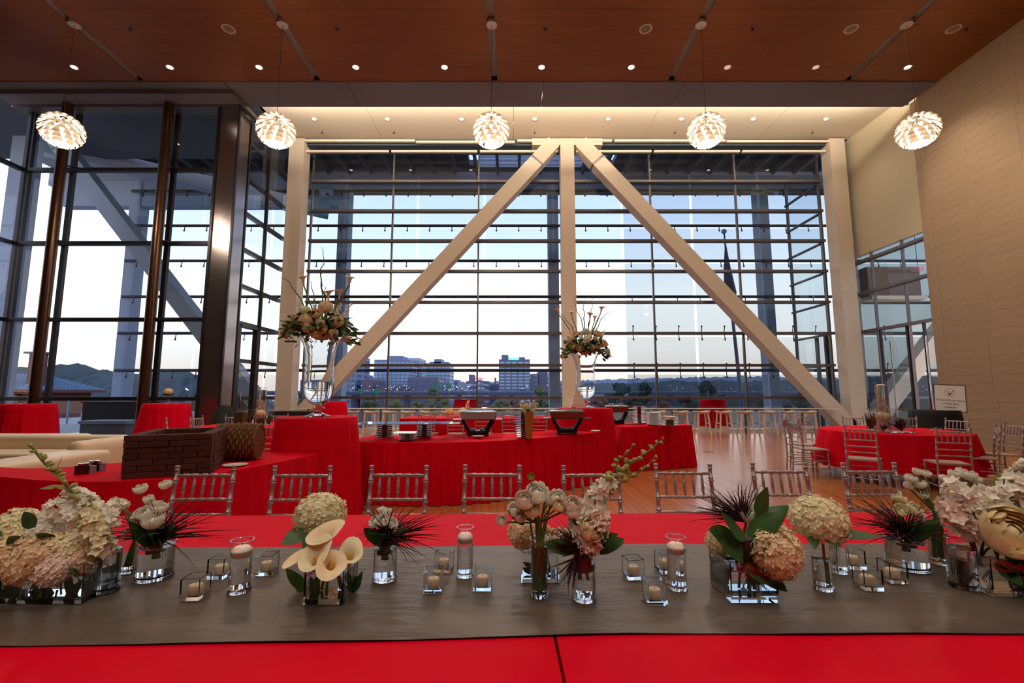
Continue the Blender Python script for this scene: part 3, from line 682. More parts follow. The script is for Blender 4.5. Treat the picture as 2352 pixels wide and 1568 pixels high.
# terrace furniture
M_bench=mat('outdoor_bench',rgb(96,112,140),0.6)
p=on(236,1003,0.03); t=thing('outdoor_bench','blue grey cushioned bench on the terrace outside the left glass bay','bench',(p.x,14.6,0))
obj('cushion',MB().box((0,0,0.47),(1.5,0.75,0.10)),M_ext_grey,t); obj('base',MB().box((0,0,0.22),(1.4,0.7,0.40)),M_bench,t)
t=thing('outdoor_bar','long black draped bar on the terrace behind the blue grey bench','table',(at(262,950,16.5).x,16.9,0)); obj('drape',MB().box((0,0,0.53),(2.3,0.8,1.02)),M_black,t); obj('bar_top',MB().box((0,0,1.05),(2.4,0.9,0.03)),M_black,t)
t=thing('glass_balustrade','terrace glass balustrade with thin rail outside the left bay','railing',(0,0,0))
obj('handrail',MB().tube([(-22,20.4,1.08),(-8.6,20.4,1.08)],0.03,8),M_ext_grey,t)
for k in range(8): obj('baluster',MB().box((-21.5+k*1.8,20.4,0.54),(0.05,0.05,1.08)),M_ext_grey,t)
for k in range(7): obj('infill_pane',MB().box((-20.6+k*1.8,20.4,0.55),(1.7,0.012,0.95)),M_pane,t)
for i,px in enumerate((766,830)):
    p=at(px,930,18.5); t=thing('terrace_planter','pale square planter on the terrace, %s of two left of the first stools'%ORD[i],'planter',(p.x,19.2,0)); obj('pot',MB().box((0,0,0.3),(0.55,0.55,0.6)),M_ext_grey,t); obj('shrub',MB().ball((0,0,0.75),0.27,8,6),M_tree[0],t)
# ================================================================== CLOTHS, TABLES
def fold(s,seed,k=1.0):
    return 0.5*math.sin(s*9.0*k+seed)+0.3*math.sin(s*15.3*k+seed*2.1+1)+0.25*math.sin(s*23.7*k+seed*0.7)+0.35*noise.noise(Vector((s*3.1*k,seed*5,0)))
def round_cloth(r,zt,zb,flare,amp,seed,nf=1.0,n=144):
    vs=[Vector((0,0,zt))]; fs=[]; rings=[]
    def ring(rad,z,t):
        i0=len(vs)
        for k in range(n):
            a=2*PI*k/n; s=a*r
            f=amp*(t**0.8)*fold(a*r*1.0,seed,nf*0.9/r*0.5) if t>0 else 0
            rr=rad+f; vs.append(Vector((rr*math.cos(a),rr*math.sin(a),z)))
        rings.append(list(range(i0,i0+n)))
    for q in(0.35,0.7,0.93): ring(r*q,zt,0)
    ring(r*0.985,zt-0.001,0); ring(r,zt-0.008,0.0)
    for j in range(1,10):
        t=j/9; ring(r+flare*t,zt-0.008+(zb-zt)*t,t)
    for k in range(n): fs.append((0,rings[0][k],rings[0][(k+1)%n]))
    for A,B in zip(rings[:-1],rings[1:]):
        for k in range(n): fs.append((A[k],B[k],B[(k+1)%n],A[(k+1)%n]))
    return MB().add(vs,fs)
def resample(P,n):
    P=[Vector((p[0],p[1],0)) for p in P]
    # catmull-rom through the points
    def cr_(p0,p1,p2,p3,t): return 0.5*((2*p1)+(-p0+p2)*t+(2*p0-5*p1+4*p2-p3)*t*t+(-p0+3*p1-3*p2+p3)*t**3)
    Q=[]
    for i in range(len(P)-1):
        p0=P[max(i-1,0)];p1=P[i];p2=P[i+1];p3=P[min(i+2,len(P)-1)]
        for k in range(20): Q.append(cr_(p0,p1,p2,p3,k/20))
    Q.append(P[-1]); d=[0]
    for a,b in zip(Q[:-1],Q[1:]): d.append(d[-1]+(b-a).length)
    out=[];j=0
    for i in range(n+1):
        s=d[-1]*i/n
        while j<len(d)-2 and d[j+1]<s: j+=1
        t=(s-d[j])/max(1e-9,d[j+1]-d[j]); out.append(Q[j].lerp(Q[j+1],min(1,t)))
    return out
def ribbon_cloth(Fp,Bp,zt,zb,flare,amp,seed,wr=0.0,n=90,m=10,nfk=1.0):
    Fs=resample(Fp,n); Bs=resample(Bp,n); mb=MB()
    def top(u,v):
        i=min(int(round(u*n)),n); p=Fs[i].lerp(Bs[i],v); z=zt
        if wr: z+=wr*max(0,noise.noise(Vector((p.x*4,p.y*5,seed)))+0.5*noise.noise(Vector((p.x*11,p.y*9,seed+3))))*math.sin(PI*min(1,max(0.0,v*1.0)))**0.5*1.0
        return Vector((p.x,p.y,z))
    mb.grid(top,n,m)
    ends=lambda a,b,k:[a.lerp(b,i/k) for i in range(1,k)]
    loop=Fs+ends(Fs[-1],Bs[-1],16)+Bs[::-1]+ends(Bs[0],Fs[0],16)
    L=len(loop); s=[0]
    for a,b in zip(loop[:-1],loop[1:]): s.append(s[-1]+(b-a).length)
    cen=[]; area=sum(loop[i].x*loop[(i+1)%L].y-loop[(i+1)%L].x*loop[i].y for i in range(L))
    sg=1 if area>0 else -1; nn=[]
    for i in range(L):
        t=(loop[(i+2)%L]-loop[i-2]).normalized(); nn.append(Vector((t.y,-t.x,0))*sg)
    vs=[];fs=[];J=10
    for j in range(J+1):
        t=j/J
        for i in range(L):
            f=(flare*t+amp*(t**0.7)*(0.4+fold(s[i],seed,nfk))) if j else 0
            if j==0: z=zt
            else: z=zt-0.004+(zb-zt)*t
            vs.append(loop[i]+nn[i]*f+Vector((0,0,z)))
    for j in range(J):
        for i in range(L):
            a=j*L+i; b=j*L+(i+1)%L; fs.append((a,b,b+L,a+L))
    return mb.add(vs,fs)
def recenter(mb,c):
    mb.v=[(v[0]-c[0],v[1]-c[1],v[2]) for v in mb.v]; return mb
def cocktail(name,label,x,y,zt=1.11,r=0.44,zb=0.015,flare=0.10,amp=0.035,seed=1.0,group='high cocktail tables in red cloths'):
    o=obj('tablecloth',round_cloth(r,zt,zb,flare,amp,seed,3.2),M_red2,None,True,loc=(x,y,0)); tag(o,label,'tablecloth',group)
    t=thing('cocktail_table','round high table frame under the '+name,'table',(x,y,0))
    obj('tabletop',MB().tube([(0,0,zt-0.03),(0,0,zt-0.004)],r-0.012,32),M_stool,t); obj('pedestal',MB().tube([(0,0,0.03),(0,0,zt-0.03)],0.04,10),M_blk_metal,t); obj('foot',MB().tube([(0,0,0.0),(0,0,0.03)],0.25,20),M_blk_metal,t)
VX,VY=-2.27,5.38
cocktail('red cloth carrying the largest tall flower vase','floor length red cloth on the near high table under the largest flower vase',VX,VY,seed=1.3,flare=0.09,amp=0.045,r=0.445)
cocktail('red cloth carrying the cake','red cloth on the high table under the smaller tall vase and the cake',1.33,8.35,seed=2.3,r=0.49,flare=0.08)
cocktail('red cloth left of the first stool','red cloth on the high table far back by the foot of the left brace',-5.72,14.6,seed=3.1,r=0.44)
cocktail('red cloth beside the clad column','red cloth on the high table in front of the stainless clad column',-8.95,11.9,seed=4.4,r=0.5,flare=0.2)
cocktail('red cloth at the left edge','red cloth on the high table at the left edge of the photo behind the sofa',-12.0,11.35,seed=5.7,r=0.56,flare=0.1)
cocktail('red cloth on the terrace, left one','red cloth on the terrace high table outside, straight behind the first chafing dish',-1.9,18.7,seed=6.2,r=0.46)
cocktail('red cloth on the terrace, right one','red cloth on the terrace high table outside, behind the right row of stools',8.3,19.0,seed=7.2,r=0.5,flare=0.12)
# ---- foreground banquet table (two cloths meeting)
TA=math.radians(1.1); TZ=0.762
def trot(x,y): return (x*math.cos(TA)-(y-1.6)*math.sin(TA), 1.6+x*math.sin(TA)+(y-1.6)*math.cos(TA))
SEAM=0.105
for nm,x0,x1,lb in (('l',-3.4,SEAM-0.004,'glossy red cloth on the left half of the foreground banquet table'),('r',SEAM+0.004,3.4,'glossy red cloth on the right half of the foreground banquet table')):
    Fp=[trot(x0,0.72),trot((x0+x1)/2,0.72),trot(x1,0.72)]; Bp=[trot(x0,2.46),trot((x0+x1)/2,2.46),trot(x1,2.46)]
    mb=ribbon_cloth(Fp,Bp,TZ,0.02,0.0,0.003,2.0 if nm=='l' else 5.0,n=60,m=40)
    mb.v=[(v[0],v[1],v[2]+(0.0022*noise.noise(Vector((v[0]*3,v[1]*4,1)))-0.002 if v[2]>TZ-0.003 else 0)) for v in mb.v]
    o=obj('tablecloth',mb,M_red,None,True); tag(o,lb,'tablecloth')
    cx=(x0+x1)/2; t=thing('banquet_table','banquet table frame under the '+('left' if nm=='l' else 'right')+' half of the foreground red cloth','table',(*trot(cx,1.59),0),TA)
    obj('tabletop',MB().box((0,0,TZ-0.03),(x1-x0-0.06,1.66,0.04)),M_stool,t)
    for sx_2 in(-1,1):
        for sy in(-1,1): obj('leg',MB().tube([(sx_2*(x1-x0-0.4)/2,sy*0.7,0),(sx_2*(x1-x0-0.4)/2,sy*0.7,TZ-0.05)],0.02,8),M_blk_metal,t)
# runner with wavy edges
def runner(u,v):
    x=-3.3+6.6*u
    ea=0.012*math.sin(x*2.2+0.6)+0.008*noise.noise(Vector((x*2,0,0))); eb=0.006*math.sin(x*3.1)
    y=(1.245+ea)+(1.955+eb-1.245-ea)*v; X,Y=trot(x,y)
    return Vector((X,Y,TZ+0.0025+0.0022*noise.noise(Vector((x*2.5,y*6,5)))+0.0012*noise.noise(Vector((x*8,y*14,9)))+0.001))
rn=MB().grid(runner,220,36)
rn.grid(lambda u,v:runner(u,v)-Vector((0,0,0.0014)),220,2,True)
o=obj('table_runner',rn,M_runner,None,True); tag(o,'shimmering taupe grey runner laid along the foreground red table','table runner')
RZ=TZ+0.006
# ---- serpentine buffets
Fb=[(-2.15,6.0),(-1.6,5.86),(-1.0,5.84),(-0.42,5.98),(0.1,6.25),(0.55,6.6),(1.0,7.0),(1.42,7.45)]
Bb=[(-2.1,6.95),(-1.7,6.85),(-1.15,6.78),(-0.75,6.85),(-0.4,7.0),(-0.02,7.2),(0.38,7.5),(0.78,7.8)]
o=obj('buffet_cloth',ribbon_cloth(Fb,Bb,0.76,0.012,0.04,0.055,1.7,wr=0.05,n=240,m=20,nfk=3.4),M_red2,None,True); tag(o,'red gathered cloth on the curved central buffet table with two chafing dishes','tablecloth')
Fb2=[(1.98,8.38),(2.3,8.45),(2.9,8.62),(3.45,8.85)]
Bb2=[(1.92,9.38),(2.1,9.45),(2.7,9.65),(3.25,9.9)]
o=obj('buffet_cloth',ribbon_cloth(Fb2,Bb2,0.77,0.012,0.08,0.055,3.9,wr=0.03,n=150,m=12,nfk=3.2),M_red2,None,True); tag(o,'red gathered cloth on the second buffet table with plate stacks','tablecloth')
Fb3=[(-4.7,3.75),(-3.9,3.55),(-3.4,3.40),(-2.87,3.36),(-2.50,3.48),(-2.25,3.90),(-2.10,4.45),(-2.03,4.88)]
Bb3=[(-4.9,4.15),(-4.2,3.95),(-3.85,4.0),(-3.62,4.2),(-3.42,4.42),(-3.2,4.65),(-3.0,4.85),(-2.8,5.05)]
o=obj('buffet_cloth',ribbon_cloth(Fb3,Bb3,0.755,0.012,0.05,0.05,6.2,wr=0.015,n=160,m=12,nfk=2.2),M_red2,None,True); tag(o,'red cloth on the left curved buffet table carrying the brick box and wicker basket','tablecloth')
for nm,A,B,z in (('central',Fb,Bb,0.76),('second',Fb2,Bb2,0.77),('left',Fb3,Bb3,0.755)):
    t=thing('buffet_table','curved table frame under the %s buffet cloth'%nm,'table',(0,0,0))
    Fs=resample(A,24); Bs=resample(B,24); mb=MB(); mb.grid(lambda u,v:(Fs[int(round(u*24))].lerp(Bs[int(round(u*24))],0.03+0.94*v))+Vector((0,0,z-0.012)),24,2)
    mb.grid(lambda u,v:(Fs[int(round(u*24))].lerp(Bs[int(round(u*24))],0.03+0.94*v))+Vector((0,0,z-0.035)),24,2,True)
    obj('tabletop',mb,M_stool,t)
    for i in(2,12,22):
        for v in(0.15,0.85):
            p=Fs[i].lerp(Bs[i],v); obj('leg',MB().tube([(p.x,p.y,0),(p.x,p.y,z-0.02)],0.018,8),M_blk_metal,t)
# ---- round dining tables
def round_table(lb,x,y,r,zb,seed,under):
    o=obj('tablecloth',round_cloth(r,0.765,zb,0.10,0.045,seed,4.0),M_red2,None,True,loc=(x,y,0)); tag(o,lb,'tablecloth')
    t=thing('round_table',under,'table',(x,y,0))
    obj('tabletop',MB().tube([(0,0,0.735),(0,0,0.758)],r-0.015,40),M_stool,t)
    for k in range(4): 
        a=k*PI/2+0.5; obj('leg',MB().tube([(0.55*r*math.cos(a),0.55*r*math.sin(a),0),(0.5*r*math.cos(a),0.5*r*math.sin(a),0.735)],0.02,8),M_blk_metal,t)
TR=(6.35,7.75); round_table('red cloth on the large round table at right, with tall orchid cylinder',TR[0],TR[1],1.02,0.20,1.1,'black legged round table under the right red cloth')
TL_=(-5.0,9.0); round_table('red cloth on the round table at left behind the wicker basket',TL_[0],TL_[1],0.92,0.10,2.1,'round table frame under the left round red cloth')
# long tables behind the central buffet
FbA=[(-2.7,11.1),(-0.9,11.05),(1.0,11.1),(2.3,11.2)]; BbA=[(-2.7,12.2),(-0.9,12.15),(1.0,12.2),(2.3,12.3)]
o=obj('tablecloth',ribbon_cloth(FbA,BbA,0.765,0.05,0.03,0.02,8.2,n=60,m=4),M_red2,None,True); tag(o,'red cloth on the long dining table behind the central buffet','tablecloth')
t=thing('long_table','long dining table frame behind the central buffet','table',(-0.2,11.65,0)); obj('tabletop',MB().box((0,0.0,0.74),(4.9,0.95,0.03)),M_stool,t)
for q in(-2.2,2.2): obj('leg',MB().box((q,0,0.36),(0.05,0.7,0.72)),M_blk_metal,t)
# ================================================================== CHAIRS
def turned(p0,p1,r,ringpos,n=8,curve=None,ring=1.38):
    """a turned stick with double rings at given fractions"""
    p0=Vector(p0);p1=Vector(p1); L=(p1-p0).length; ts=[0.0,1.0]; rr={0.0:r,1.0:r}
    for t in ringpos:
        for d_,k in ((-0.016,1),(-0.012,ring),(-0.004,ring),(0,1.05),(0.004,ring),(0.012,ring),(0.016,1)):
            q=t+d_/L
            if 0<q<1: rr[q]=r*k
    ks=sorted(rr)
    pts=[p0.lerp(p1,k)+(curve(k) if curve else Vector((0,0,0))) for k in ks]
    return MB().tube(pts,[rr[k] for k in ks],n)
def make_chair():
    t=thing('chiavari_chair','','chair',(0,0,0))
    W=0.178
    for s in(-1,1):
        cv=lambda k:Vector((0,0.045*(abs(k-0.47)*2)**1.7*(1 if k>0.47 else 0.7),0))
        mb=turned((s*W,0.19,0),(s*W*0.98,0.20,0.895),0.0125,(0.10,0.2,0.33,0.60,0.715,0.80,0.93),curve=cv)
        top=Vector((s*W*0.98,0.245,0.895))
        mb.tube([top,top+Vector((0,0.001,0.006)),top+Vector((0,0.002,0.012)),top+Vector((0,0.004,0.028)),top+Vector((0,0.004,0.034))],[0.0125,0.015,0.011,0.0165,0.013],8)
        obj('leg',mb,M_chair,t,True)
        obj('leg',turned((s*0.19,-0.19,0),(s*0.185,-0.18,0.43),0.013,(0.2,0.42,0.85)),M_chair,t,True)
    seat=MB().add([(-.2,-.2,.435),(.2,-.2,.435),(.178,.19,.435),(-.178,.19,.435),(-.2,-.2,.455),(.2,-.2,.455),(.178,.19,.455),(-.178,.19,.455)],[(0,3,2,1),(4,5,6,7),(0,1,5,4),(1,2,6,5),(2,3,7,6),(3,0,4,7)])
    obj('seat',seat,M_seat,t)
    def yb(z): k=z/0.895; return 0.19+0.01*k+0.045*(abs(k-0.47)*2)**1.7*(1 if k>0.47 else 0.7)
    for z,r_ in ((0.868,0.0098),(0.725,0.009),(0.635,0.0085),(0.555,0.0085)):
        obj('rail',turned((-W,yb(z),z),(W,yb(z),z),r_,(0.18,0.34,0.5,0.66,0.82) if z>0.7 else (0.3,0.7),n=7,ring=1.25),M_chair,t,True)
    for i in range(5):
        x=(-0.60+0.30*i)*W*1.12*0.98
        a=Vector((x,yb(0.725),0.725)); b=Vector((x,yb(0.868),0.868))
        pts=[a.lerp(b,k) for k in(0,0.25,0.28,0.31,0.34,0.5,0.66,0.69,0.72,0.75,1)]
        obj('spindle',MB().tube(pts,[0.0045,0.0085,0.0105,0.008,0.0105,0.0088,0.0105,0.008,0.0105,0.0085,0.0045],7),M_chair,t,True)
    for z in(0.15,0.27):
        for s in(-1,1): obj('stretcher',turned((s*0.188,-0.185,z),(s*0.18,yb(z),z+0.0),0.0075,(0.3,0.7),n=6),M_chair,t,True)
        obj('stretcher',turned((-0.188,-0.185,z+0.05),(0.188,-0.185,z+0.05),0.0075,(0.3,0.7),n=6),M_chair,t,True)
    obj('stretcher',turned((-0.18,yb(0.2),0.2),(0.18,yb(0.2),0.2),0.0075,(0.3,0.7),n=6),M_chair,t,True)
    return t
chair0=make_chair(); used=[False]
def chair(x,y,rz,label,group):
    if not used[0]:
        used[0]=True; c=chair0; c.location=(x,y,0); c.rotation_euler=(0,0,rz); c['label']=label; c['group']=group; return c
    return copy_tree(chair0,(x,y,0),rz,label,group)
G1='silver chiavari chairs along the far side of the foreground table'
for i,(px,py,rz) in enumerate(((476,1072,0.05),(696,1073,0.02),(916,1072,0.0),(1128,1071,-0.03),(1360,1072,0.03),(1567,1068,-0.02),(1790,1065,0.0),(1999,1065,0.03))):
    p=on(px,py+9,0.895); chair(p.x,p.y-0.245,rz,'silver chiavari chair behind the foreground table, %s from the left'%ORD[i],G1)
G2='silver chiavari chairs around the right round table'
def chair_top(px,py,th,label,group,cx,cy_):
    """chair whose back top is at this place, facing a table"""
    p=on(px,py+4,0.91); a=math.atan2(p.y-cy_,p.x-cx)+th
    chair(p.x-0.24*math.cos(a),p.y-0.24*math.sin(a),a-PI/2,label,group)
for px,py,th,lb in ((1974,976,0.15,'right round table near side, back to us, left one'),(2188,981,-0.1,'right round table near side, back to us, right one'),(1822,962,0.0,'left side of right round table, nearer of two in profile'),(1801,956,-0.05,'left side of right round table, farther of two in profile'),(1850,950,0.1,'far left of the right round table against the stools'),(1958,952,0.0,'far side of the right round table by the cream column'),(2078,952,0.0,'far side of the right round table behind the glass vases'),(2197,958,-0.1,'far right of the right round table before the black draped stand'),(2291,974,0.35,'right side of the right round table, nearer one'),(2327,969,0.2,'right side of the right round table, at the photo edge')):
    chair_top(px,py,th,'silver chair, '+lb,G2,*TR)
G3='silver chiavari chairs around the left round table'
for px,py,th,lb in ((383,958,0.2,'left side of the left round table, before the red high table'),(452,953,0.1,'left rear of the left round table, before the clad column'),(540,950,0.0,'rear of the left round table, partly behind the moss box'),(642,947,0.0,'right rear of the left round table by the black draped bar'),(472,972,-0.1,'near left of the left round table, behind the brick box'),(612,972,0.0,'near right of the left round table, behind the basket')):
    chair_top(px,py,th,'silver chair, '+lb,G3,*TL_)
G4='silver chiavari chairs at the long table behind the buffet'
for i,px in enumerate((980,1046,1110,1172,1238,1300)):
    p=on(px,950,0.91); chair(p.x,p.y+0.24,PI,'silver chair on near side of the long table behind the buffet, %s from left'%ORD[i],G4)
for i,px in enumerate((1012,1066,1120,1180,1262)):
    p=on(px,938,0.91); chair(p.x,12.75,0,'silver chair on far side of the long table behind the buffet, %s from left'%ORD[i],G4)
for i,px in enumerate((1432,1466,1535)):
    p=on(px,945,0.91); chair(p.x,11.3,PI,'silver chair half hidden behind the second buffet, %s from left'%ORD[i],G4)
# ================================================================== STOOLS and counter
def make_stool():
    t=thing('saddle_stool','','stool',(0,0,0))
    def top(u,v):
        x=-0.22+0.44*u; y=-0.17+0.34*v; return Vector((x,y,0.785-0.022*math.cos((u-0.5)*PI)+0.008))
    mb=MB().grid(top,10,4); mb.grid(lambda u,v:top(u,v)-Vector((0,0,0.04)),10,4,True)
    for v in(0,1):
        mb.grid(lambda u,w_:top(u,v)-Vector((0,0,0.04*w_)),10,1,v==0)
    for u0 in(0,1): mb.grid(lambda v,w_:top(u0,v)-Vector((0,0,0.04*w_)),4,1,u0==1)
    obj('seat',mb,M_stool,t)
    for sx_3 in(-1,1):
        for sy in(-1,1): obj('leg',MB().bar((sx_3*0.215,sy*0.165,0),(sx_3*0.15,sy*0.12,0.75),0.042,0.042,up=(0,1,0)),M_stool,t)
    for sy in(-1,1): obj('footrest',MB().bar((-0.195,sy*0.15,0.25),(0.195,sy*0.15,0.25),0.035,0.025,up=(0,0,1)),M_stool,t)
    for sx_3 in(-1,1): obj('stretcher',MB().bar((sx_3*0.182,-0.14,0.38),(sx_3*0.182,0.14,0.38),0.035,0.025,up=(0,0,1)),M_stool,t)
    for sy in(-1,1): obj('apron',MB().bar((-0.15,sy*0.12,0.72),(0.15,sy*0.12,0.72),0.05,0.02,up=(0,1,0)),M_stool,t)
    return t
st0=make_stool(); k=0
for i,px in enumerate((805,851,893,936,980,1022)):
    x=on(px,995,0).x*15.3/on(px,995,0).y
    lb='pale wooden saddle stool, %s from left in the row beyond the glass shelf'%ORD[i]
    if k==0: o=st0; o.location=(x,15.3,0); o['label']=lb; o['group']='saddle stools at the window counter'
    else: copy_tree(st0,(x,15.3,0),R.uniform(-.05,.05),lb,'saddle stools at the window counter')
    k+=1
for i,px in enumerate((1513,1565,1614,1664,1713,1765,1811,1858)):
    x=on(px,995,0).x*15.3/on(px,995,0).y
    copy_tree(st0,(x,15.3,0),R.uniform(-.04,.04),'pale wooden saddle stool, %s from left in the right hand row'%ORD[i],'saddle stools at the window counter')
t=thing('window_counter','thin pale counter shelf running along the glass wall behind the stools','counter',(0,0,0))
obj('shelf',MB().box((1.9,15.75,0.845),(18.4,0.20,0.03)),M_china,t)
for k in range(8): obj('support',MB().box((-7.0+k*2.5,15.8,0.42),(0.05,0.05,0.83)),M_frame,t)
# black draped tables
t=thing('draped_stand','black cloth covered stand holding the white welcome sign','table',(*on(2158,1000,0.55).xy,0))
pp=at(2156,960,10.6); t.location=(pp.x,10.7,0)
obj('cloth',round_cloth(0.46,0.99,0.02,0.10,0.02,2.2,1.5,48),M_black,t,True)
pp=at(668,948,13.0); t=thing('draped_bar','black cloth covered bar behind the left round table, right of the clad column','table',(pp.x,13.2,0))
obj('cloth',ribbon_cloth([(-0.55,-0.3),(0.55,-0.3)],[(-0.55,0.3),(0.55,0.3)],0.86,0.02,0.06,0.01,3.0,n=16,m=2),M_black,t,True)
pp=at(500,950,12.4); t=thing('draped_chair','black cloth covered chair just right of the clad column foot','chair',(pp.x+0.05,12.5,0))
obj('cover',MB().tube([(0,0,0),(0,0,0.45),(0,0.08,0.8),(0.0,0.12,1.02)],[0.34,0.28,0.24,0.15],12),M_black,t,True)
# welcome sign
pc=at(2182,914,10.45); t=thing('welcome_sign','white framed welcome sign with emblem and script leaning on the black stand','sign',(pc.x,10.45,pc.z),0.0)
t.rotation_euler=(math.radians(-8),math.radians(4),math.radians(-28))
obj('frame',MB().box((0,0.012,0),(0.56,0.02,0.62)),M_chrome,t); obj('card',MB().box((0,-0.002,0),(0.52,0.008,0.58)),mat('white_card',rgb(238,240,240),0.5),t)
M_ink=mat('grey_ink',rgb(95,98,112),0.7)
text('lettering','Richard & Jermaine',0.062,M_ink,t,(0,-0.008,-0.05),(PI/2,0,0),0.0008)
text('lettering','of The Past',0.062,M_ink,t,(0.0,-0.008,-0.13),(PI/2,0,0),0.0008)
text('lettering','Please Be',0.05,M_ink,t,(0,-0.008,-0.21),(PI/2,0,0),0.0008)
obj('emblem',MB().lathe([(0.085,-0.001),(0.09,-0.001),(0.09,0.001),(0.085,0.001)],28,c=(0,-0.008,0.13),M=Matrix.Rotation(PI/2,3,'X'),close=True).tube([(-0.045,-0.009,0.17),(-0.02,-0.009,0.09),(0,-0.009,0.12),(0.02,-0.009,0.09),(0.05,-0.009,0.17)],0.006,5).ball((-0.01,-0.009,0.095),0.022,8,5),M_ink,t)
obj('easel_strut',MB().bar((0,0.03,0.1),(0,0.14,-0.29),0.03,0.01),M_chrome,t)
# ================================================================== SOFAS
def cushion(c,d,r=0.06,m=6):
    """rounded box"""
    mb=MB(); n=6
    def P(u,v,w_):
        p=Vector((u,v,w_)); h=Vector((d[0]/2,d[1]/2,d[2]/2)); q=Vector((p.x*h.x,p.y*h.y,p.z*h.z))
        inner=Vector((max(-h.x+r,min(h.x-r,q.x)),max(-h.y+r,min(h.y-r,q.y)),max(-h.z+r,min(h.z-r,q.z))))
        dd=q-inner; L=dd.length
        return Vector(c)+inner+(dd*(r/L) if L>1e-9 else Vector((0,0,0)))
    ts=[-1,-0.97,-0.9]+[-0.8+1.6*i/m for i in range(m+1)]+[0.9,0.97,1]; k=len(ts)-1
    g=lambda u:ts[int(round(u*k))]
    mb.grid(lambda u,v:P(g(u),g(v),1),k,k); mb.grid(lambda u,v:P(g(u),g(v),-1),k,k,True)
    mb.grid(lambda u,v:P(g(u),-1,g(v)),k,k); mb.grid(lambda u,v:P(g(u),1,g(v)),k,k,True)
    mb.grid(lambda u,v:P(1,g(u),g(v)),k,k); mb.grid(lambda u,v:P(-1,g(u),g(v)),k,k,True)
    return mb
t=thing('lounge_sofa','long low cream leather sofa with flared right arm at the left edge','sofa',(-7.75,7.7,0))
obj('backrest',cushion((-0.15,0.35,0.34),(2.5,0.30,0.64),0.10),M_leather,t,True)
obj('seat',cushion((-0.15,-0.1,0.24),(2.3,0.75,0.40),0.06),M_leather,t,True)
obj('armrest',cushion((1.02,-0.1,0.33),(0.26,1.0,0.62),0.10),M_leather,t,True); obj('armrest',cushion((-1.3,-0.1,0.33),(0.26,1.0,0.62),0.10),M_leather,t,True)
t=thing('corner_sofa','second cream sofa section at the far left behind the long sofa','sofa',(-9.5,8.9,0))
obj('backrest',cushion((0,0.3,0.30),(2.2,0.30,0.56),0.10),M_leather,t,True); obj('seat',cushion((0,-0.15,0.24),(2.2,0.75,0.40),0.06),M_leather,t,True)
t=thing('ottoman','cream leather bench ottoman in front of the long sofa','ottoman',(-6.42,6.05,0))
obj('cushion',cushion((0,0,0.41),(0.62,2.1,0.24),0.06),M_leather,t,True); obj('base',cushion((0,0,0.15),(0.56,2.0,0.28),0.02),M_leather,t,True)
# ================================================================== BRICK BOX
bz=0.757; th=math.radians(23.7)
t=thing('brick_box','open topped dark brick box on the left buffet','brick box',(-2.87,3.42,bz),th)
BL,BH,BD=0.187,0.045,0.088; W_=3*BL; nd=4; 
br=[new_mesh('brick',MB().box((0,0,0),(BL-0.006,BD,BH-0.004)),M_brick),new_mesh('brick',MB().box((0,0,0),(BD,BL-0.006,BH-0.004)),M_brick),new_mesh('brick',MB().box((0,0,0),(BL/2-0.006,BD,BH-0.004)),M_brick)]
DD=nd*BL
for c in range(7):
    z=BH*(c+0.5); off=(c%2)*BL/2
    for y0 in (BD/2,DD-BD/2):
        if off==0:
            for i in range(3): obj('brick',br[0],None,t,loc=(BL*(i+0.5)+R.uniform(-.003,.003),y0+R.uniform(-.005,.005),z))
        else:
            obj('brick',br[2],None,t,loc=(BL/4,y0+R.uniform(-.004,.004),z)); obj('brick',br[2],None,t,loc=(W_-BL/4,y0,z))
            for i in range(2): obj('brick',br[0],None,t,loc=(BL*(i+1),y0+R.uniform(-.005,.005),z))
    for x0 in (BD/2,W_-BD/2):
        ys=BD+ (0 if off==0 else 0)
        k_=0; y=BD+(off*0.5)
        while y<DD-BD-0.02:
            L=min(BL,DD-BD-y); 
            if L>=BL-0.001: obj('brick',br[1],None,t,loc=(x0+R.uniform(-.004,.004),y+BL/2,z))
            elif L>0.04: obj('brick',MB().box((0,0,0),(BD,L-0.006,BH-0.004)),M_brick,t,loc=(x0,y+L/2,z))
            y+=BL
        if off: obj('brick',MB().box((0,0,0),(BD,off*0.5-0.006,BH-0.004)),M_brick,t,loc=(x0,BD+off*0.25,z))
# basket on its side, axis roughly along X
p=on(560,1056,0.757); t=thing('wicker_basket','woven round wicker basket lying on its side beside the brick box','basket',(-2.60,4.42,0.757+0.165))
ax=Matrix.Rotation(math.radians(12),3,'Z')@Matrix.Rotation(PI/2,3,'Y')
wv=MB(); nr=14; rb=0.158
for k in range(nr):
    z=-0.165+0.33*k/(nr-1); pts=[]
    for i in range(49):
        a=2*PI*i/48; r_=rb*(1.0+0.04*math.sin(PI*k/(nr-1)))+0.011*math.cos(a*12+PI*(k%2)); pts.append(ax@Vector((r_*math.cos(a),r_*math.sin(a),z)))
    wv.tube(pts,0.0125,6,False)
o=obj('weave',wv,M_basket,t,True); o['kind']='stuff'
for k in range(24):
    a=2*PI*k/24; obj('stake',MB().tube([ax@Vector((rb*math.cos(a),rb*math.sin(a),z)) for z in(-0.17,0,0.17)],0.006,5),M_basket,t)
obj('base_disc',MB().lathe([(0,0.165),(rb,0.165),(rb,0.172),(0,0.172)],24,M=ax),M_basket,t)
for z in(-0.17,0.17): obj('rim',MB().tube([ax@Vector(((rb+0.004)*math.cos(2*PI*i/32),(rb+0.004)*math.sin(2*PI*i/32),z)) for i in range(33)],0.012,6,False),M_basket,t,True)
def plate(p,r,label,m=M_china,g='plates on the buffets'):
    o=obj('plate',MB().lathe([(0,0.0),(r*0.62,0.0),(r,0.012),(r,0.0155),(r*0.62,0.006),(0,0.005)],28),m,None,True,loc=p); tag(o,label,'plate',g); return o
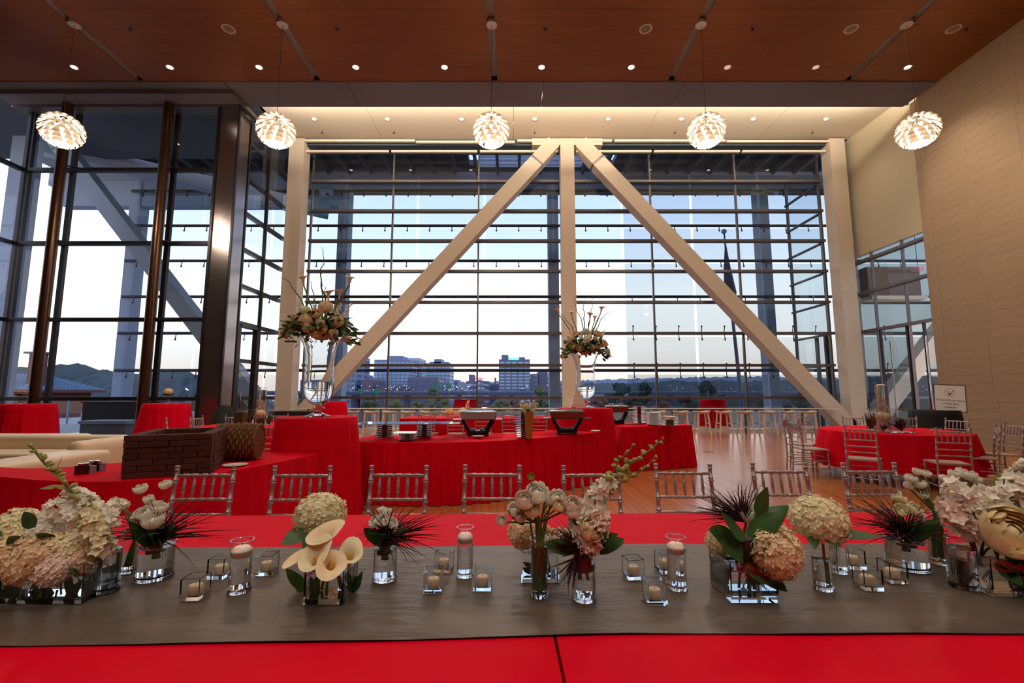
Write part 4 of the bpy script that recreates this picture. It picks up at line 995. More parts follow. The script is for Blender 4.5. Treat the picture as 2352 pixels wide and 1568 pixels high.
plate(on(540,1070,0.757),0.10,'cream plate at the edge of the left buffet in front of the basket')
plate(on(513,1056,0.757),0.05,'small plate between the brick box and the basket')
# two dark cube holders with silver lids
for i,(px,py) in enumerate(((190,1088),(214,1081))):
    p=on(px,py,0.757); t=thing('cube_holder','dark red glass cube with silver rim on the left buffet, %s one'%('nearer' if i==0 else 'farther'),'votive holder',p,0.3,'dark cube holders')
    obj('cube',MB().box((0,0,0.035),(0.075,0.075,0.07)),mat('ruby_glass',rgb(70,14,20),0.15),t); obj('silver_rim',MB().lathe([(0.02,0.07),(0.033,0.07),(0.033,0.082),(0.02,0.082)],16,close=True),M_chrome,t); obj('side_cup',MB().tube([(0.06,0,0),(0.06,0,0.06)],0.022,12),M_steel,t)
# ================================================================== CHAFING DISHES, SHELVES
def chafer(x,y,z,rz,label,steelface,L=0.50,Wd=0.32):
    t=thing('chafing_dish',label,'chafing dish',(x,y,z),rz,'chafing dishes on the buffets')
    mp=M_steel if steelface else M_copper
    pan=MB(); a,b=L/2,Wd/2
    def rr(sx,sy,zz): return [(-a*sx,-b*sy,zz),(a*sx,-b*sy,zz),(a*sx,b*sy,zz),(-a*sx,b*sy,zz)]
    pan.add(rr(.93,.93,.235)+rr(1,1,.33),[(0,3,2,1),(0,1,5,4),(1,2,6,5),(2,3,7,6),(3,0,4,7)])
    obj('pan',pan,mp,t); obj('pan_end',MB().box((a*0.985,0,0.283),(0.01,Wd*0.97,0.09)),M_copper,t)
    obj('rim',MB().box((0,0,0.333),(L*1.04,Wd*1.04,0.008)),M_steel,t)
    lid=obj('lid',MB().add(rr(1.05,1.05,.338)+rr(0.95,0.9,.352)+rr(0.5,0.4,0.362),[(0,1,5,4),(1,2,6,5),(2,3,7,6),(3,0,4,7),(4,5,9,8),(5,6,10,9),(6,7,11,10),(7,4,8,11),(8,9,10,11)]),mat('dark_steel_lid',rgb(70,76,88),0.25,0.9),t)
    for s in(-0.5,0.4): obj('lid_handle',MB().tube([(a*s-0.04,0,0.362),(a*s-0.04,0,0.385),(a*s+0.04,0,0.385),(a*s+0.04,0,0.362)],0.006,6),M_chrome,lid)
    obj('side_shelf',MB().box((0,0,0.228),(L*1.42,Wd*0.9,0.008)),mat('dark_steel_lid',rgb(70,76,88),0.25,0.9),t)
    for sx in(-1,1):
        for sy in(-1,1):
            obj('leg',MB().tube([(sx*a*0.86,sy*b*0.8,0.225),(sx*a*0.80,sy*b*0.8,0.19),(sx*a*0.6,sy*b*0.72,0.11),(sx*a*0.42,sy*b*0.66,0.045),(sx*a*0.5,sy*b*0.8,0.0)],[0.022,0.024,0.026,0.032,0.026],8),M_blk_metal,t,True)
    obj('base_plate',MB().box((0,0,0.042),(L*0.60,Wd*0.8,0.06)),M_blk_metal,t)
    for s in(-1,1): obj('burner',MB().tube([(s*0.06,0,0.06),(s*0.06,0,0.1)],0.03,12),M_steel,t)
    return t
p=on(1095,1003,0.775); chafer(p.x,p.y+0.17,0.78,0.12,'copper and steel chafing dish on a black stand, left of the silver spiral vase stack',True,0.50)
p=on(1305,997,0.775); chafer(p.x,p.y+0.15,0.775,-0.1,'copper chafing dish on a black stand, right part of the central buffet',False,0.50)
p=on(1425,973,0.79); chafer(p.x-0.03,p.y+0.14,0.785,-0.15,'copper chafing dish on the second buffet behind the high table',False,0.42)
def spiral(x,y,z,n,s0,s1,ht,label,tw=0.09,m=None,gap=0.5):
    t=thing('spiral_stack',label,'display riser',(x,y,z))
    hh=ht/n
    for i in range(n):
        s=s0+(s1-s0)*(i/max(1,n-1)); obj('slat_layer',MB().box((0,0,hh*(i+0.5)),(s,s,hh*gap),rz=i*tw),m or M_chrome,t)
    obj('core',MB().tube([(0,0,0),(0,0,ht)],min(s0,s1)*0.18,8),M_slate,t)
    return t
p=on(878,1007,0.78); spiral(p.x,p.y+0.1,0.78,8,0.21,0.19,0.19,'left stepped acrylic riser under the long glass shelf',0.05,M_slate)
p2=on(971,1004,0.78); spiral(p2.x,p2.y+0.1,0.78,8,0.21,0.19,0.20,'right stepped acrylic riser under the long glass shelf',0.05,M_slate)
p3=on(933,1011,0.775); spiral(p3.x,p3.y+0.06,0.775,5,0.18,0.17,0.09,'low stepped riser between the two taller ones',0.05,M_slate)
M_shelfglass=mat('green_edge_glass',(0.75,0.95,0.95,1),0.02,trans=0.9,ior=1.5)
a=at(812,969,5.95); b=at(1060,961,6.3); t=thing('glass_shelf','long clear glass shelf resting on stepped risers on the central buffet','shelf',((a.x+b.x)/2,6.2,0.985))
obj('sheet',MB().box((0,0,0),(b.x-a.x,0.42,0.014),rz=0.05),M_shelfglass,t)
t=thing('glass_shelf','small glass plate on the low riser under the long shelf','shelf',(p3.x,p3.y+0.06,0.873)); obj('sheet',MB().box((0,0,0),(0.32,0.2,0.012)),M_shelfglass,t)
p=on(1211,1006,0.775); spiral(p.x-0.05,p.y+0.10,0.775,15,0.17,0.20,0.36,'tall twisting silver slat stack on the central buffet between two chafing dishes',0.10,M_chrome,0.4)
t=thing('gold_vase','square gold vase with small cream blossoms in front of the silver twisting stack','vase',(p.x+0.02,p.y-0.005,0.775),0.2)
obj('body',MB().add([(-.04,-.04,0),(.04,-.04,0),(.04,.04,0),(-.04,.04,0),(-.055,-.055,.36),(.055,-.055,.36),(.055,.055,.36),(-.055,.055,.36)],[(0,3,2,1),(0,1,5,4),(1,2,6,5),(2,3,7,6),(3,0,4,7)]),M_gold,t)
p=on(1473,973,0.785); spiral(p.x,p.y+0.12,0.785,14,0.22,0.24,0.34,'twisting silver slat stack at the left of the plates on the second buffet',0.09,M_chrome,0.4)
for i,(px,py) in enumerate(((1112,1001),(1098,1008),(1368,995))): plate(on(px,py-3,0.778)+Vector((0,0,0.012)),0.075,'small white plate on the central buffet, %s'%('left of the twisting stack, farther' if i==0 else 'left of the twisting stack, nearer' if i==1 else 'right of the right chafing dish'))
pb=on(1508,976,0.79); pl0=None
for k in range(14):
    lb='white plate in the tall stack on the second buffet, %s'%('topmost' if k==13 else 'bottom one' if k==0 else '%s from the bottom'%(ORD[k] if k<12 else 'thirteenth'))
    if pl0 is None: pl0=plate(Vector((pb.x,pb.y+0.14,0.786)),0.135,lb,g='stacked dinner plates')
    else:
        c=pl0.copy(); COL.objects.link(c); c.location=(pb.x,pb.y+0.14,0.786+0.0165*k); c['label']=lb
pb2=on(1545,978,0.79)
for k in range(6):
    o=obj('folded_napkin',MB().box((0,0,0),(0.24,0.2,0.009),rz=0.2*k),M_china,None,loc=(pb2.x,pb2.y+0.14,0.90+0.0105*k)); tag(o,'folded cream napkin right of the plate stack, %s from the bottom'%ORD[k],'napkin','folded napkins')
t=thing('steel_tray','low mirrored tray stack under the napkins on the second buffet','tray',(pb2.x,pb2.y+0.14,0.79))
for k in range(5): obj('tray_layer',MB().box((0,0,0.009+0.021*k),(0.27-0.02*(k%2),0.22,0.011)),M_chrome,t)
obj('tray_core',MB().tube([(0,0,0),(0,0,0.104)],0.07,10),M_slate,t)
# cake
pb=at(1320,935,7.9); t=thing('tiered_cake','small square white cake of four tiers on the high table beside the smaller tall vase','cake',(1.17,8.26,1.113),0.15)
M_icing=mat('icing',rgb(250,238,222),0.6)
for k,(s,h) in enumerate(((0.25,0.075),(0.20,0.075),(0.15,0.07),(0.10,0.07))): obj('tier',MB().box((0,0,1.08*(sum((0.075,0.075,0.07,0.07)[:k])+h/2)),(s*1.08,s*1.08,h*1.08)),M_icing,t)
# ================================================================== FLOWERS
def basis(d,roll=0.0):
    d=Vector(d).normalized(); r=Vector((0,0,1)) if abs(d.z)<0.95 else Vector((1,0,0))
    x=r.cross(d).normalized(); y=d.cross(x)
    M=Matrix((x,y,d)).transposed()
    return M@Matrix.Rotation(roll,3,'Z')
def petal(mb,c,M,L,W,cup=0.3,az=0.0,n=3,lift=0.2,tipw=0.6):
    """petal growing from c along local x, in frame M"""
    Rz=Matrix.Rotation(az,3,'Z')
    def f(u,v):
        w_=W*math.sin(PI*min(1,(0.12+0.88*u)**0.9)*0.97+0.03)**0.7 if u<1 else W*0.12
        y=(v-0.5)*w_; z=lift*L*u+cup*L*u*u+cup*0.8*abs(v-0.5)**2*W
        return c+M@(Rz@Vector((L*u,y,z)))
    return mb.grid(f,n,2)
def hydrangea_mesh(r,seed,n=150,fl=0.0,size=None):
    rr=random.Random(seed); mb=MB(); n=int(n*1.7); sz=size or r*2.35/math.sqrt(n)
    for i in range(n):
        z=1-2*(i+0.5)/n*0.86; a=i*2.39996; s=math.sqrt(max(0,1-z*z)); d=Vector((s*math.cos(a),s*math.sin(a),z))
        d=(d+Vector((rr.uniform(-.1,.1),rr.uniform(-.1,.1),rr.uniform(-.1,.1)))).normalized()
        rad=r*rr.uniform(0.86,1.0)*(1+0.08*noise.noise(d*2.5+Vector((seed,0,0)))); c=Vector((d.x*rad,d.y*rad,d.z*rad*0.86)); M=basis(d+Vector((rr.uniform(-.35,.35),rr.uniform(-.35,.35),rr.uniform(-.3,.3))),rr.uniform(0,6)); s_=sz*rr.uniform(0.8,1.15)
        for k in range(4):
            a0=k*PI/2; Rz=Matrix.Rotation(a0,3,'Z')
            P=[Vector((0,0,0)),Vector((s_*0.55,-s_*0.45,s_*0.12)),Vector((s_*1.0,-s_*0.12,s_*0.3)),Vector((s_*0.95,s_*0.25,s_*0.22)),Vector((s_*0.5,s_*0.46,s_*0.05))]
            mb.add([c+M@(Rz@q) for q in P],[(0,1,2,3),(0,3,4)])
    cb=MB().ball((0,0,0),r*0.84,12,8,0.86); mb.add(cb.v,cb.f)
    return mb
def rose_mesh(r,seed,layers=5,openness=0.8):
    rr=random.Random(seed); mb=MB()
    for L in range(layers):
        f=(L+1)/layers; R0=r*(0.25+0.75*f); n=4+L; op=0.25+0.95*f*openness
        for k in range(n):
            az=2*PI*k/n+L*0.8+rr.uniform(-.15,.15); wd=2*PI/n*1.5; tl=rr.uniform(0.9,1.05)
            def g(u,v):
                pol=PI*0.97-(PI*0.97-(PI*(0.08+0.24*op)))*v*tl   # from bottom upwards
                a=az+(u-0.5)*wd*(0.35+0.65*math.sin(PI*min(1,v*0.9+0.1)))
                rad=R0*(1+0.22*op*v**5); zz=math.cos(pol)*R0*0.85*(1.0 if v<0.99 else 1.0)
                return Vector((math.sin(pol)*rad*math.cos(a),math.sin(pol)*rad*math.sin(a),zz))
            mb.grid(g,4,5)
    mb.ball((0,0,-0.05*r),r*0.3,8,6)
    return mb
def calla_mesh(H,R_,seed=0):
    mb=MB(); n=24; m=12
    def f(u,v):
        a=2*PI*u; t=v; base=0.14+0.30*t+0.56*max(0,(t-0.45)/0.55)**2
        r=R_*base*(1+0.55*t**4*max(0,math.cos(a))**4)
        z=H*(t-0.18*max(0,t-0.6)*(1-math.cos(a))*1.6-0.55*max(0,t-0.82)**1.2*(1+0.4*math.cos(a)))
        return Vector((r*math.cos(a),r*math.sin(a),z))
    mb.grid(f,n,m); mb.grid(lambda u,v:f(u,v)*0.975+Vector((0,0,0.001)),n,m,True)
    return mb
def leaf_mesh(L,W,bend=0.35,seed=0):
    rr=random.Random(seed)
    def f(u,v):
        w_=W*(math.sin(PI*(u**0.75))**0.8 if 0<u<1 else 0.02); y=(v-0.5)*w_
        return Vector((y,0.12*abs(y)+0.01*math.sin(u*14+seed)*abs(v-0.5)*W*3-bend*L*u*u,L*u))   # along local z, curves to -y
    mb=MB().grid(f,8,4); return mb
def spray_mesh(pts,n,size,seed,taper=0.5,kind='floret'):
    if kind=='floret' and n>9: n=int(n*1.6); size=size*0.78
    rr=random.Random(seed); mb=MB(); P=resample3(pts,n)
    for i,p in enumerate(P):
        f=i/n; s=size*(1-taper*f)
        for q in range(3 if kind=='floret' else 1):
            d=Vector((rr.uniform(-1,1),rr.uniform(-1,1),rr.uniform(-0.4,0.9))).normalized(); c=p+d*s*0.55; M=basis(d,rr.uniform(0,6))
            if kind=='floret': c=p+d*s*0.8
            if kind=='floret':
                for k in range(5): petal(mb,c,M,s*0.62,s*0.5,0.15,2*PI*k/5,2,0.25)
            else:
                cb=MB().ball((0,0,0),s*0.32,7,5,1.5); mb.add([p+d*s*0.5+M@Vector(v) for v in cb.v],cb.f); mb.tube([p,p+d*s*0.5],s*0.06,4,False)
    return mb
def resample3(pts,n):
    P=[Vector(p) for p in pts]; out=[]
    def cr_(p0,p1,p2,p3,t): return 0.5*((2*p1)+(-p0+p2)*t+(2*p0-5*p1+4*p2-p3)*t*t+(-p0+3*p1-3*p2+p3)*t**3)
    for i in range(n+1):
        k=i/n*(len(P)-1); j=min(int(k),len(P)-2); out.append(cr_(P[max(j-1,0)],P[j],P[j+1],P[min(j+2,len(P)-1)],k-j))
    return out
def blades_mesh(c,d,n,L,spread,w0,seed,curl=0.4):
    curl=curl*2.0; w0=w0*0.75; rr=random.Random(seed); mb=MB(); d=Vector(d).normalized(); c=Vector(c)
    for i in range(n):
        v=(d+Vector((rr.gauss(0,spread),rr.gauss(0,spread),rr.gauss(0,spread*0.6)))).normalized(); l=L*rr.uniform(0.55,1.1); side=Vector((rr.uniform(-1,1),rr.uniform(-1,1),rr.uniform(-1,0.2)))*curl
        pts=[c+v*l*t+side*l*t*t*0.5 for t in(0,0.25,0.5,0.75,1.0)]
        mb.tube(pts,[w0*0.5,w0,w0*0.9,w0*0.6,w0*0.08],3,False)
    return mb
class Arr:
    def __init__(s,label,base,cat='bouquet',name='bouquet',group=None):
        s.b=Vector(base); s.t=thing(name,label,cat,s.b,0,group); s.stems=[]; s.seed=int(abs(base[0]*997+base[1]*331))+1
    def L(s,p): return Vector(p)-s.b
    def bloom(s,kind,p,r,m,d=None,name='bloom',stem=True,**k):
        s.seed+=1; c=s.L(p); d=Vector(d) if d is not None else Vector((c.x*1.2,c.y*1.2-0.4,0.9))
        mb=hydrangea_mesh(r,s.seed,**k) if kind=='hyd' else rose_mesh(r,s.seed,**k) if kind=='rose' else None
        M=basis(d,R.uniform(0,6)); mb.v=[tuple(M@Vector(v)) for v in mb.v]
        o=obj(name,mb,m,s.t,True if kind=='rose' else False,loc=c)
        if stem: s.stems.append(c-d.normalized()*r*0.5)
        return o
    def calla(s,p,tip,H,Rr,m=None,rot=None):
        c=s.L(p); d=(s.L(tip)-c); M=basis(d); mb=calla_mesh(H,Rr); ro=Matrix.Rotation(R.uniform(0,6.28) if rot is None else rot,3,'Z'); mb.v=[tuple(M@(ro@Vector(v))) for v in mb.v]
        sp_=obj('spathe',mb,m or M_peach_petal,s.t,True,loc=c); dn=d.normalized()
        obj('spadix',MB().tube([dn*H*0.2,dn*H*0.5,dn*H*0.78],[0.08*Rr,0.11*Rr,0.05*Rr],7),M_yellow,sp_,True); s.stems.append(c)
    def leaf(s,p,d,Ln,W,m=None,bend=0.3,roll=None):
        s.seed+=1; c=s.L(p); dd=Vector(d).normalized(); nn=Vector((R.uniform(-.45,.45),0.85,-0.75+R.uniform(-.3,.3))); yy=nn-dd*nn.dot(dd); yy=yy.normalized() if yy.length>0.05 else Vector((0,1,0)); M=Matrix((yy.cross(dd),yy,dd)).transposed(); mb=leaf_mesh(Ln,W,bend,s.seed); mb.v=[tuple(M@Vector(v)) for v in mb.v]
        return obj('leaf',mb,m or M_leaf,s.t,True,loc=c)
    def blades(s,p,d,n,Ln,spread=0.35,w=0.003,m=None,curl=0.4,name='grass_blades'):
        s.seed+=1; o=obj(name,blades_mesh(s.L(p),d,n,Ln,spread,w,s.seed,curl),m or M_dark,s.t); o['kind']='stuff'
    def spray(s,pts,n,size,m,kind='floret',stem=0.0025,taper=0.5,name='flower_spray',ms=None):
        s.seed+=1; P=[s.L(p) for p in pts]; o=obj(name,spray_mesh(P,n,size,s.seed,taper,kind),m,s.t); o['kind']='stuff'
        obj('stem',MB().tube(resample3(P,14),stem,5),ms or M_green,s.t,True)
    def twig(s,pts,r=0.003,m=None):
        obj('stem',MB().tube(resample3([s.L(p) for p in pts],16),r,6),m or M_green,s.t,True)
    def bind(s,neck,foot,r=0.0022,spread=0.012,m=None,wrap=None):
        n=s.L(neck); f=s.L(foot)
        for i,p in enumerate(s.stems):
            a=i*2.4; o=Vector((math.cos(a),math.sin(a),0))*spread
            obj('stem',MB().tube(resample3([p,(p+n*2)/3+Vector((0,0,0.01)),n+o*0.6,f+o*1.2],10),r,6),m or M_green,s.t,True)
        if wrap:
            obj('stem_wrap',MB().tube([n+Vector((0,0,0.01)),n.lerp(f,0.35),n.lerp(f,0.62)],[wrap,wrap*1.05,wrap*1.15],14),M_brown,s.t,True)
# ------------------------------------------------------------------ vases
def cylinder_vase(p,r,h,label,water=0.7,name='cylinder_vase',group='glass cylinder vases on the runner',base=0.014,n=32,top=1.0):
    t=thing(name,label,'vase',p,0,group); rt=r*top
    obj('wall',MB().lathe([(r,base*0.6),(rt,h),(rt-0.003,h),(r-0.003,base)],n,close=True),M_vase,t,True)
    obj('rim',MB().tube([Vector(((rt-0.0015)*math.cos(2*PI*i/n),(rt-0.0015)*math.sin(2*PI*i/n),h)) for i in range(n+1)],0.0022,6,False),M_base,t,True)
    obj('thick_base',MB().lathe([(0,0),(r*0.95,0),(r,0.004),(r,base*0.8),(r*0.9,base),(0,base)],n),M_base,t,True)
    if water: obj('water',MB().lathe([(0,base+0.0008),(r-0.004,base+0.0008),(r-0.004+(rt-r)*water,h*water),(0,h*water)],n),M_water,t,False)
    return t
def square_vase(p,sx_,sy,h,label,water=0.7,rz=0.0,name='square_vase',group=None,base=0.014,wt=0.005,cat='vase'):
    t=thing(name,label,cat,p,rz,group); a,b=sx_/2,sy/2
    mb=MB(); o_=[(-a,-b),(a,-b),(a,b),(-a,b)]; i_=[(-a+wt,-b+wt),(a-wt,-b+wt),(a-wt,b-wt),(-a+wt,b-wt)]
    vs=[(*q,0.0) for q in o_]+[(*q,h) for q in o_]+[(*q,h) for q in i_]+[(*q,base) for q in i_]; fs=[]
    for k in range(3):
        for j in range(4): fs.append((k*4+j,k*4+(j+1)%4,(k+1)*4+(j+1)%4,(k+1)*4+j))
    obj('wall',mb.add(vs,fs+[(12,13,14,15),(3,2,1,0)]),M_base,t)
    if water: obj('water',MB().box((0,0,(base+h*water)/2+0.0005),(sx_-2*wt+0.001,sy-2*wt+0.001,h*water-base-0.001)),M_water,t)
    return t
# ---- votives: small square glass cups, each with a candle
VG='small square glass votives on the runner'
vt=[(433,1381,'leftmost of the runner votives, left of the left floating candle cylinder'),(494,1331,'tucked behind the left floating candle cylinder'),(602,1323,'left of the calla lily vase'),(1017,1316,'left of the middle floating candle cylinder, rear one'),(992,1364,'left of the middle floating candle cylinder, front one'),(1107,1359,'right of the middle floating candle cylinder'),(1460,1333,'left of the right floating candle cylinder, nearest the centre bouquet'),(1536,1318,'just behind the right floating candle cylinder'),(1511,1391,'front of the right floating candle cylinder'),(1972,1308,'right of the single hydrangea, rear one'),(2010,1358,'right of the single hydrangea, front one'),(2068,1341,'left of the right dark grass bouquet, middle of three')]
for i,(px,py,lb) in enumerate(vt):
    p=on(px,py,RZ)+Vector((0,0.028,0)); rz=R.uniform(-0.15,0.15)
    square_vase(p,0.058,0.058,0.064,'square votive, '+lb,0,rz,'votive_holder',VG,0.011,0.004,'votive holder')
    t=thing('votive_candle','peach candle in votive '+lb,'candle',p+Vector((0,0,0.0125)),0,'peach votive candles')
    wx=obj('wax',MB().lathe([(0,0),(0.0195,0),(0.0195,0.022),(0.016,0.026),(0,0.0245)],18),M_candle2,t,True); obj('wick',MB().tube([(0,0,0.024),(0.001,0,0.031)],0.0008,4),M_blk_metal,wx)
# ---- floating candle cylinders
for px,pyb,pyt,wpx,lb in ((534,1368,1240,50,'left floating candle cylinder, between votives at left'),(1065,1331,1210,40,'middle floating candle cylinder, between three votives'),(1565,1361,1232,46,'right floating candle cylinder, among three votives'),(1944,1322,1210,38,'floating candle cylinder partly behind the single hydrangea')):
    p=on(px,pyb,RZ)+Vector((0,0.035,0)); r=wpx/F*(p.y*0.994-0.62*0.11)/2; h=at(px,pyt,p.y).z-RZ
    cylinder_vase(p,r,h,'clear '+lb,0.80,'candle_cylinder','floating candle cylinders')
    t=thing('floating_candle','round ivory candle in the '+lb[:lb.find(',')] if ',' in lb else 'round ivory candle floating in the cylinder behind the single hydrangea','candle',p+Vector((0,0,h*0.80-0.010)),0,'floating candles')
    wx=obj('wax',MB().lathe([(0,-0.012),(r*0.55,-0.010),(r*0.86,0.003),(r*0.88,0.012),(r*0.6,0.022),(0,0.024)],24),M_candle,t,True); obj('wick',MB().tube([(0,0,0.023),(0,0,0.031)],0.001,4),M_blk_metal,wx)
# ================= arrangement helpers for px placement
def base_on(px,py,dy=0.04): return on(px,py,RZ)+Vector((0,dy,0))
def q(px,py,D): return at(px,py,D)
# 1. calla lily cube
pb=on(742,1388,RZ); pb=Vector((pb.x,pb.y+0.062,RZ)); D=pb.y
square_vase(pb,0.118,0.125,0.108,'square glass vase of calla lilies and green stems, left of centre',0.75)
A=Arr('loose bunch of cream calla lilies leaning out of the square vase',pb+Vector((0,0,0.016)),'flowers','calla_lilies')
A.calla(q(748,1300,D-0.03),q(740,1205,D-0.05),0.125,0.050); A.calla(q(742,1318,D-0.06),q(700,1240,D-0.14),0.10,0.046,M_cream_petal); A.calla(q(798,1312,D),q(814,1225,D-0.06),0.095,0.036,M_cream_petal)
A.calla(q(715,1312,D-0.02),q(676,1262,D-0.06),0.085,0.034); A.calla(q(752,1320,D-0.08),q(775,1262,D-0.15),0.085,0.042)
for px,py,dx,dz in ((700,1345,-0.3,0.5),(725,1350,0.1,0.6),(790,1345,0.5,0.6),(805,1340,0.6,0.7),(690,1330,-0.4,0.5)): A.leaf(q(px,py+20,D+0.03),(dx,0.1,dz),0.075,0.035)
A.bind(pb+Vector((0,0,0.08)),pb+Vector((0,0,0.018)),0.0045,0.035,M_green)
# hydrangea behind calla
pv=Vector((q(735,1330,1.82).x,1.82,RZ)); cylinder_vase(pv,0.035,0.15,'short glass cylinder hidden behind the calla lilies, holding a cream hydrangea',0.7)
A=Arr('single cream hydrangea head rising behind the calla lilies',pv+Vector((0,0,0.018)),'flower','hydrangea')
A.bloom('hyd',q(735,1182,1.80),0.094,M_cream_petal,(0.0,-0.25,1),n=210); A.leaf(q(705,1210,1.74),(-0.6,-0.7,-0.6),0.10,0.07); A.leaf(q(722,1215,1.72),(0.1,-0.7,-0.8),0.09,0.07); A.leaf(q(740,1225,1.74),(0.5,-0.6,-0.4),0.07,0.05)
A.bind(pv+Vector((0,0,0.13)),pv+Vector((0,0,0.02)),0.004,0.003)
# 2. dark bouquet in cylinder, centre-left
def dark_bouquet(px,pyb,pyt,wpx,hx,hy,label,vl,sc_=1.0,seed=0,side=1,white=M_white_petal):
    p=base_on(px,pyb,0.04); r=wpx/F*(p.y*0.994-0.06)/2; h=at(px,pyt,p.y).z-RZ
    cylinder_vase(p,r,h,vl,0.88)
    A=Arr(label,p+Vector((0,0,h*0.45))); D=p.y; nk=p+Vector((side*-0.005,0,h*0.98)); hd=at(hx,hy,D)
    w_=0.045*sc_
    for dx,dy,dz,rr_ in ((-0.6,-0.4,0.35,0.7),(0.1,-0.6,0.5,0.75),(0.7,-0.3,0.2,0.65),(0.0,0.4,0.9,0.7),(-0.3,0.2,1.1,0.5),(0.95,-0.2,-0.4,0.42)):
        A.bloom('rose',hd+Vector((dx*w_,dy*w_,dz*w_)),w_*rr_*0.62,white if rr_>0.45 else M_pink_petal,(dx,dy-0.3,dz+0.3))
    ax_=(hd-nk).normalized()
    A.blades(nk+Vector((0,0,0.0)),ax_+Vector((0.25*side,0,0.1)),90,0.15*sc_,0.45,0.0030,M_dark,0.8)
    A.blades(nk+Vector((0,0,0.0)),Vector((0.9*side,-0.2,0.8)),50,0.17*sc_,0.30,0.0028,M_dark,0.7)
    for dx,dy,dz in ((-0.7,-0.5,0.9),(-0.4,-0.8,0.9),(0.5,-0.8,0.7),(0.9,-0.2,0.7),(0.1,-0.8,0.5)): A.leaf(nk+Vector((dx*0.01,dy*0.01,0)),(dx,dy,dz),0.095*sc_,0.042*sc_,bend=0.15)
    A.bind(nk,p+Vector((0,0,h*0.55)),0.003,0.006,wrap=0.017*sc_)
    return A,p,h
dark_bouquet(876,1340,1246,56,882,1205,'bouquet of white roses and dark burgundy grass in the cylinder right of the calla lilies','clear glass cylinder with dark grass bouquet, right of the calla lilies')
A,p,h=dark_bouquet(333,1336,1243,76,345,1190,'bouquet of white ranunculus and dark grass in the wide cylinder at left','wide clear glass cylinder at left with dark grass bouquet',1.1)
A=Arr('loose white ranunculus stems rising over the left dark bouquet',p+Vector((0,0.01,h*0.5)),'flowers','ranunculus')
for px,py,D_,r in ((323,1122,p.y+0.04,0.021),(380,1112,p.y+0.02,0.019),(341,1145,p.y,0.016),(372,1165,p.y-0.02,0.019),(262,1147,p.y,0.011),(352,1195,p.y-0.05,0.032)): A.bloom('rose',q(px,py,D_),r,M_white_petal,(0,-0.4,1))
A.bind(p+Vector((0,0,h)),p+Vector((0,0,h*0.6)),0.0018,0.004)
p=base_on(283,1318,0.02); cylinder_vase(p,0.024,0.14,'slim glass cylinder with green stems just left of the wide cylinder',0.8)
A=Arr('bundle of green stems with small white buds in the slim left cylinder',p+Vector((0,0,0.02)))
for k in range(7): A.twig([p+Vector((R.uniform(-.01,.01),R.uniform(-.01,.01),0.02)),p+Vector((0.01,0,0.11)),q(280+k*11,1180-abs(k-3)*6,p.y)],0.003)
# 3. far left mass
p=on(85,1388,RZ); pc=Vector((p.x,p.y+0.06,RZ)); square_vase(pc,0.25,0.11,0.11,'wide low rectangular glass vase at the left edge under the flower mass',0.7,0.0)
A=Arr('large soft mass of cream and peach hydrangeas at the left edge',pc+Vector((0,0,0.02)),'flowers','flower_mass'); D=pc.y
for px,py,dd,r,m in ((35,1215,0.05,0.07,M_cream_petal),(100,1222,0.04,0.06,M_white_petal),(20,1270,-0.02,0.07,M_peach_petal),(95,1270,-0.03,0.065,M_peach_petal),(155,1262,0.0,0.06,M_cream_petal),(60,1300,-0.05,0.055,M_peach_petal),(130,1305,-0.04,0.055,M_pink_petal),(185,1285,0.0,0.05,M_peach_petal),(-30,1250,0,0.07,M_cream_petal)):
    A.bloom('hyd',q(px,py,D+dd),r,m,(0,-0.5,0.8),n=130)
for px,py in ((82,1200),(118,1235),(50,1250),(150,1300),(10,1235),(190,1320)): A.leaf(q(px,py+10,D-0.02),(R.uniform(-.5,.5),-0.6,0.8),0.07,0.04)
for k in range(8): A.leaf(q(30+k*22,1375,D),(R.uniform(-1,1),0.1,0.9),0.09,0.03)
A.bind(pc+Vector((0,0,0.09)),pc+Vector((0,0,0.02)),0.003,0.05)
p=base_on(222,1368,0.035); cylinder_vase(p,0.034,0.17,'clear glass cylinder with bent dark stems right of the left edge vase',0.75)
A=Arr('tall white delphinium and snapdragon spires in the left cylinder',p+Vector((0,0,0.02)),'flowers','delphinium'); D=p.y
A.spray([q(240,1215,D),q(205,1160,D+0.02),q(165,1135,D+0.04)],20,0.042,M_white_petal,taper=0.2); A.spray([q(250,1200,D),q(258,1165,D+0.03),q(285,1160,D+0.05)],14,0.036,M_white_petal,taper=0.4)
A.spray([q(235,1260,D-0.02),q(180,1200,D),q(125,1165,D)],22,0.046,M_white_petal,taper=0.2); A.spray([q(230,1270,D-0.04),q(215,1220,D-0.04),q(200,1180,D-0.02)],16,0.044,M_cream_petal,taper=0.2)
A.spray([q(230,1225,D-0.02),q(180,1145,D),q(140,1100,D),q(100,1060,D),q(72,1022,D)],26,0.030,M_bud,kind='bud',taper=0.5,stem=0.004)
for px,py,a_,b_ in ((160,1120,-1,0.1),(150,1095,-1,0.3),(125,1080,0.6,1),(135,1115,-1,-0.2)): A.leaf(q(px,py,D),(a_,0,b_),0.055,0.014,M_bud,0.1)
for a_ in ((150,1240),(215,1260),(235,1250)): A.twig([p+Vector((0,0,0.02)),q(238,1330,D),q(a_[0]+(60 if a_[0]<200 else 0),a_[1]-30,D)],0.0035)
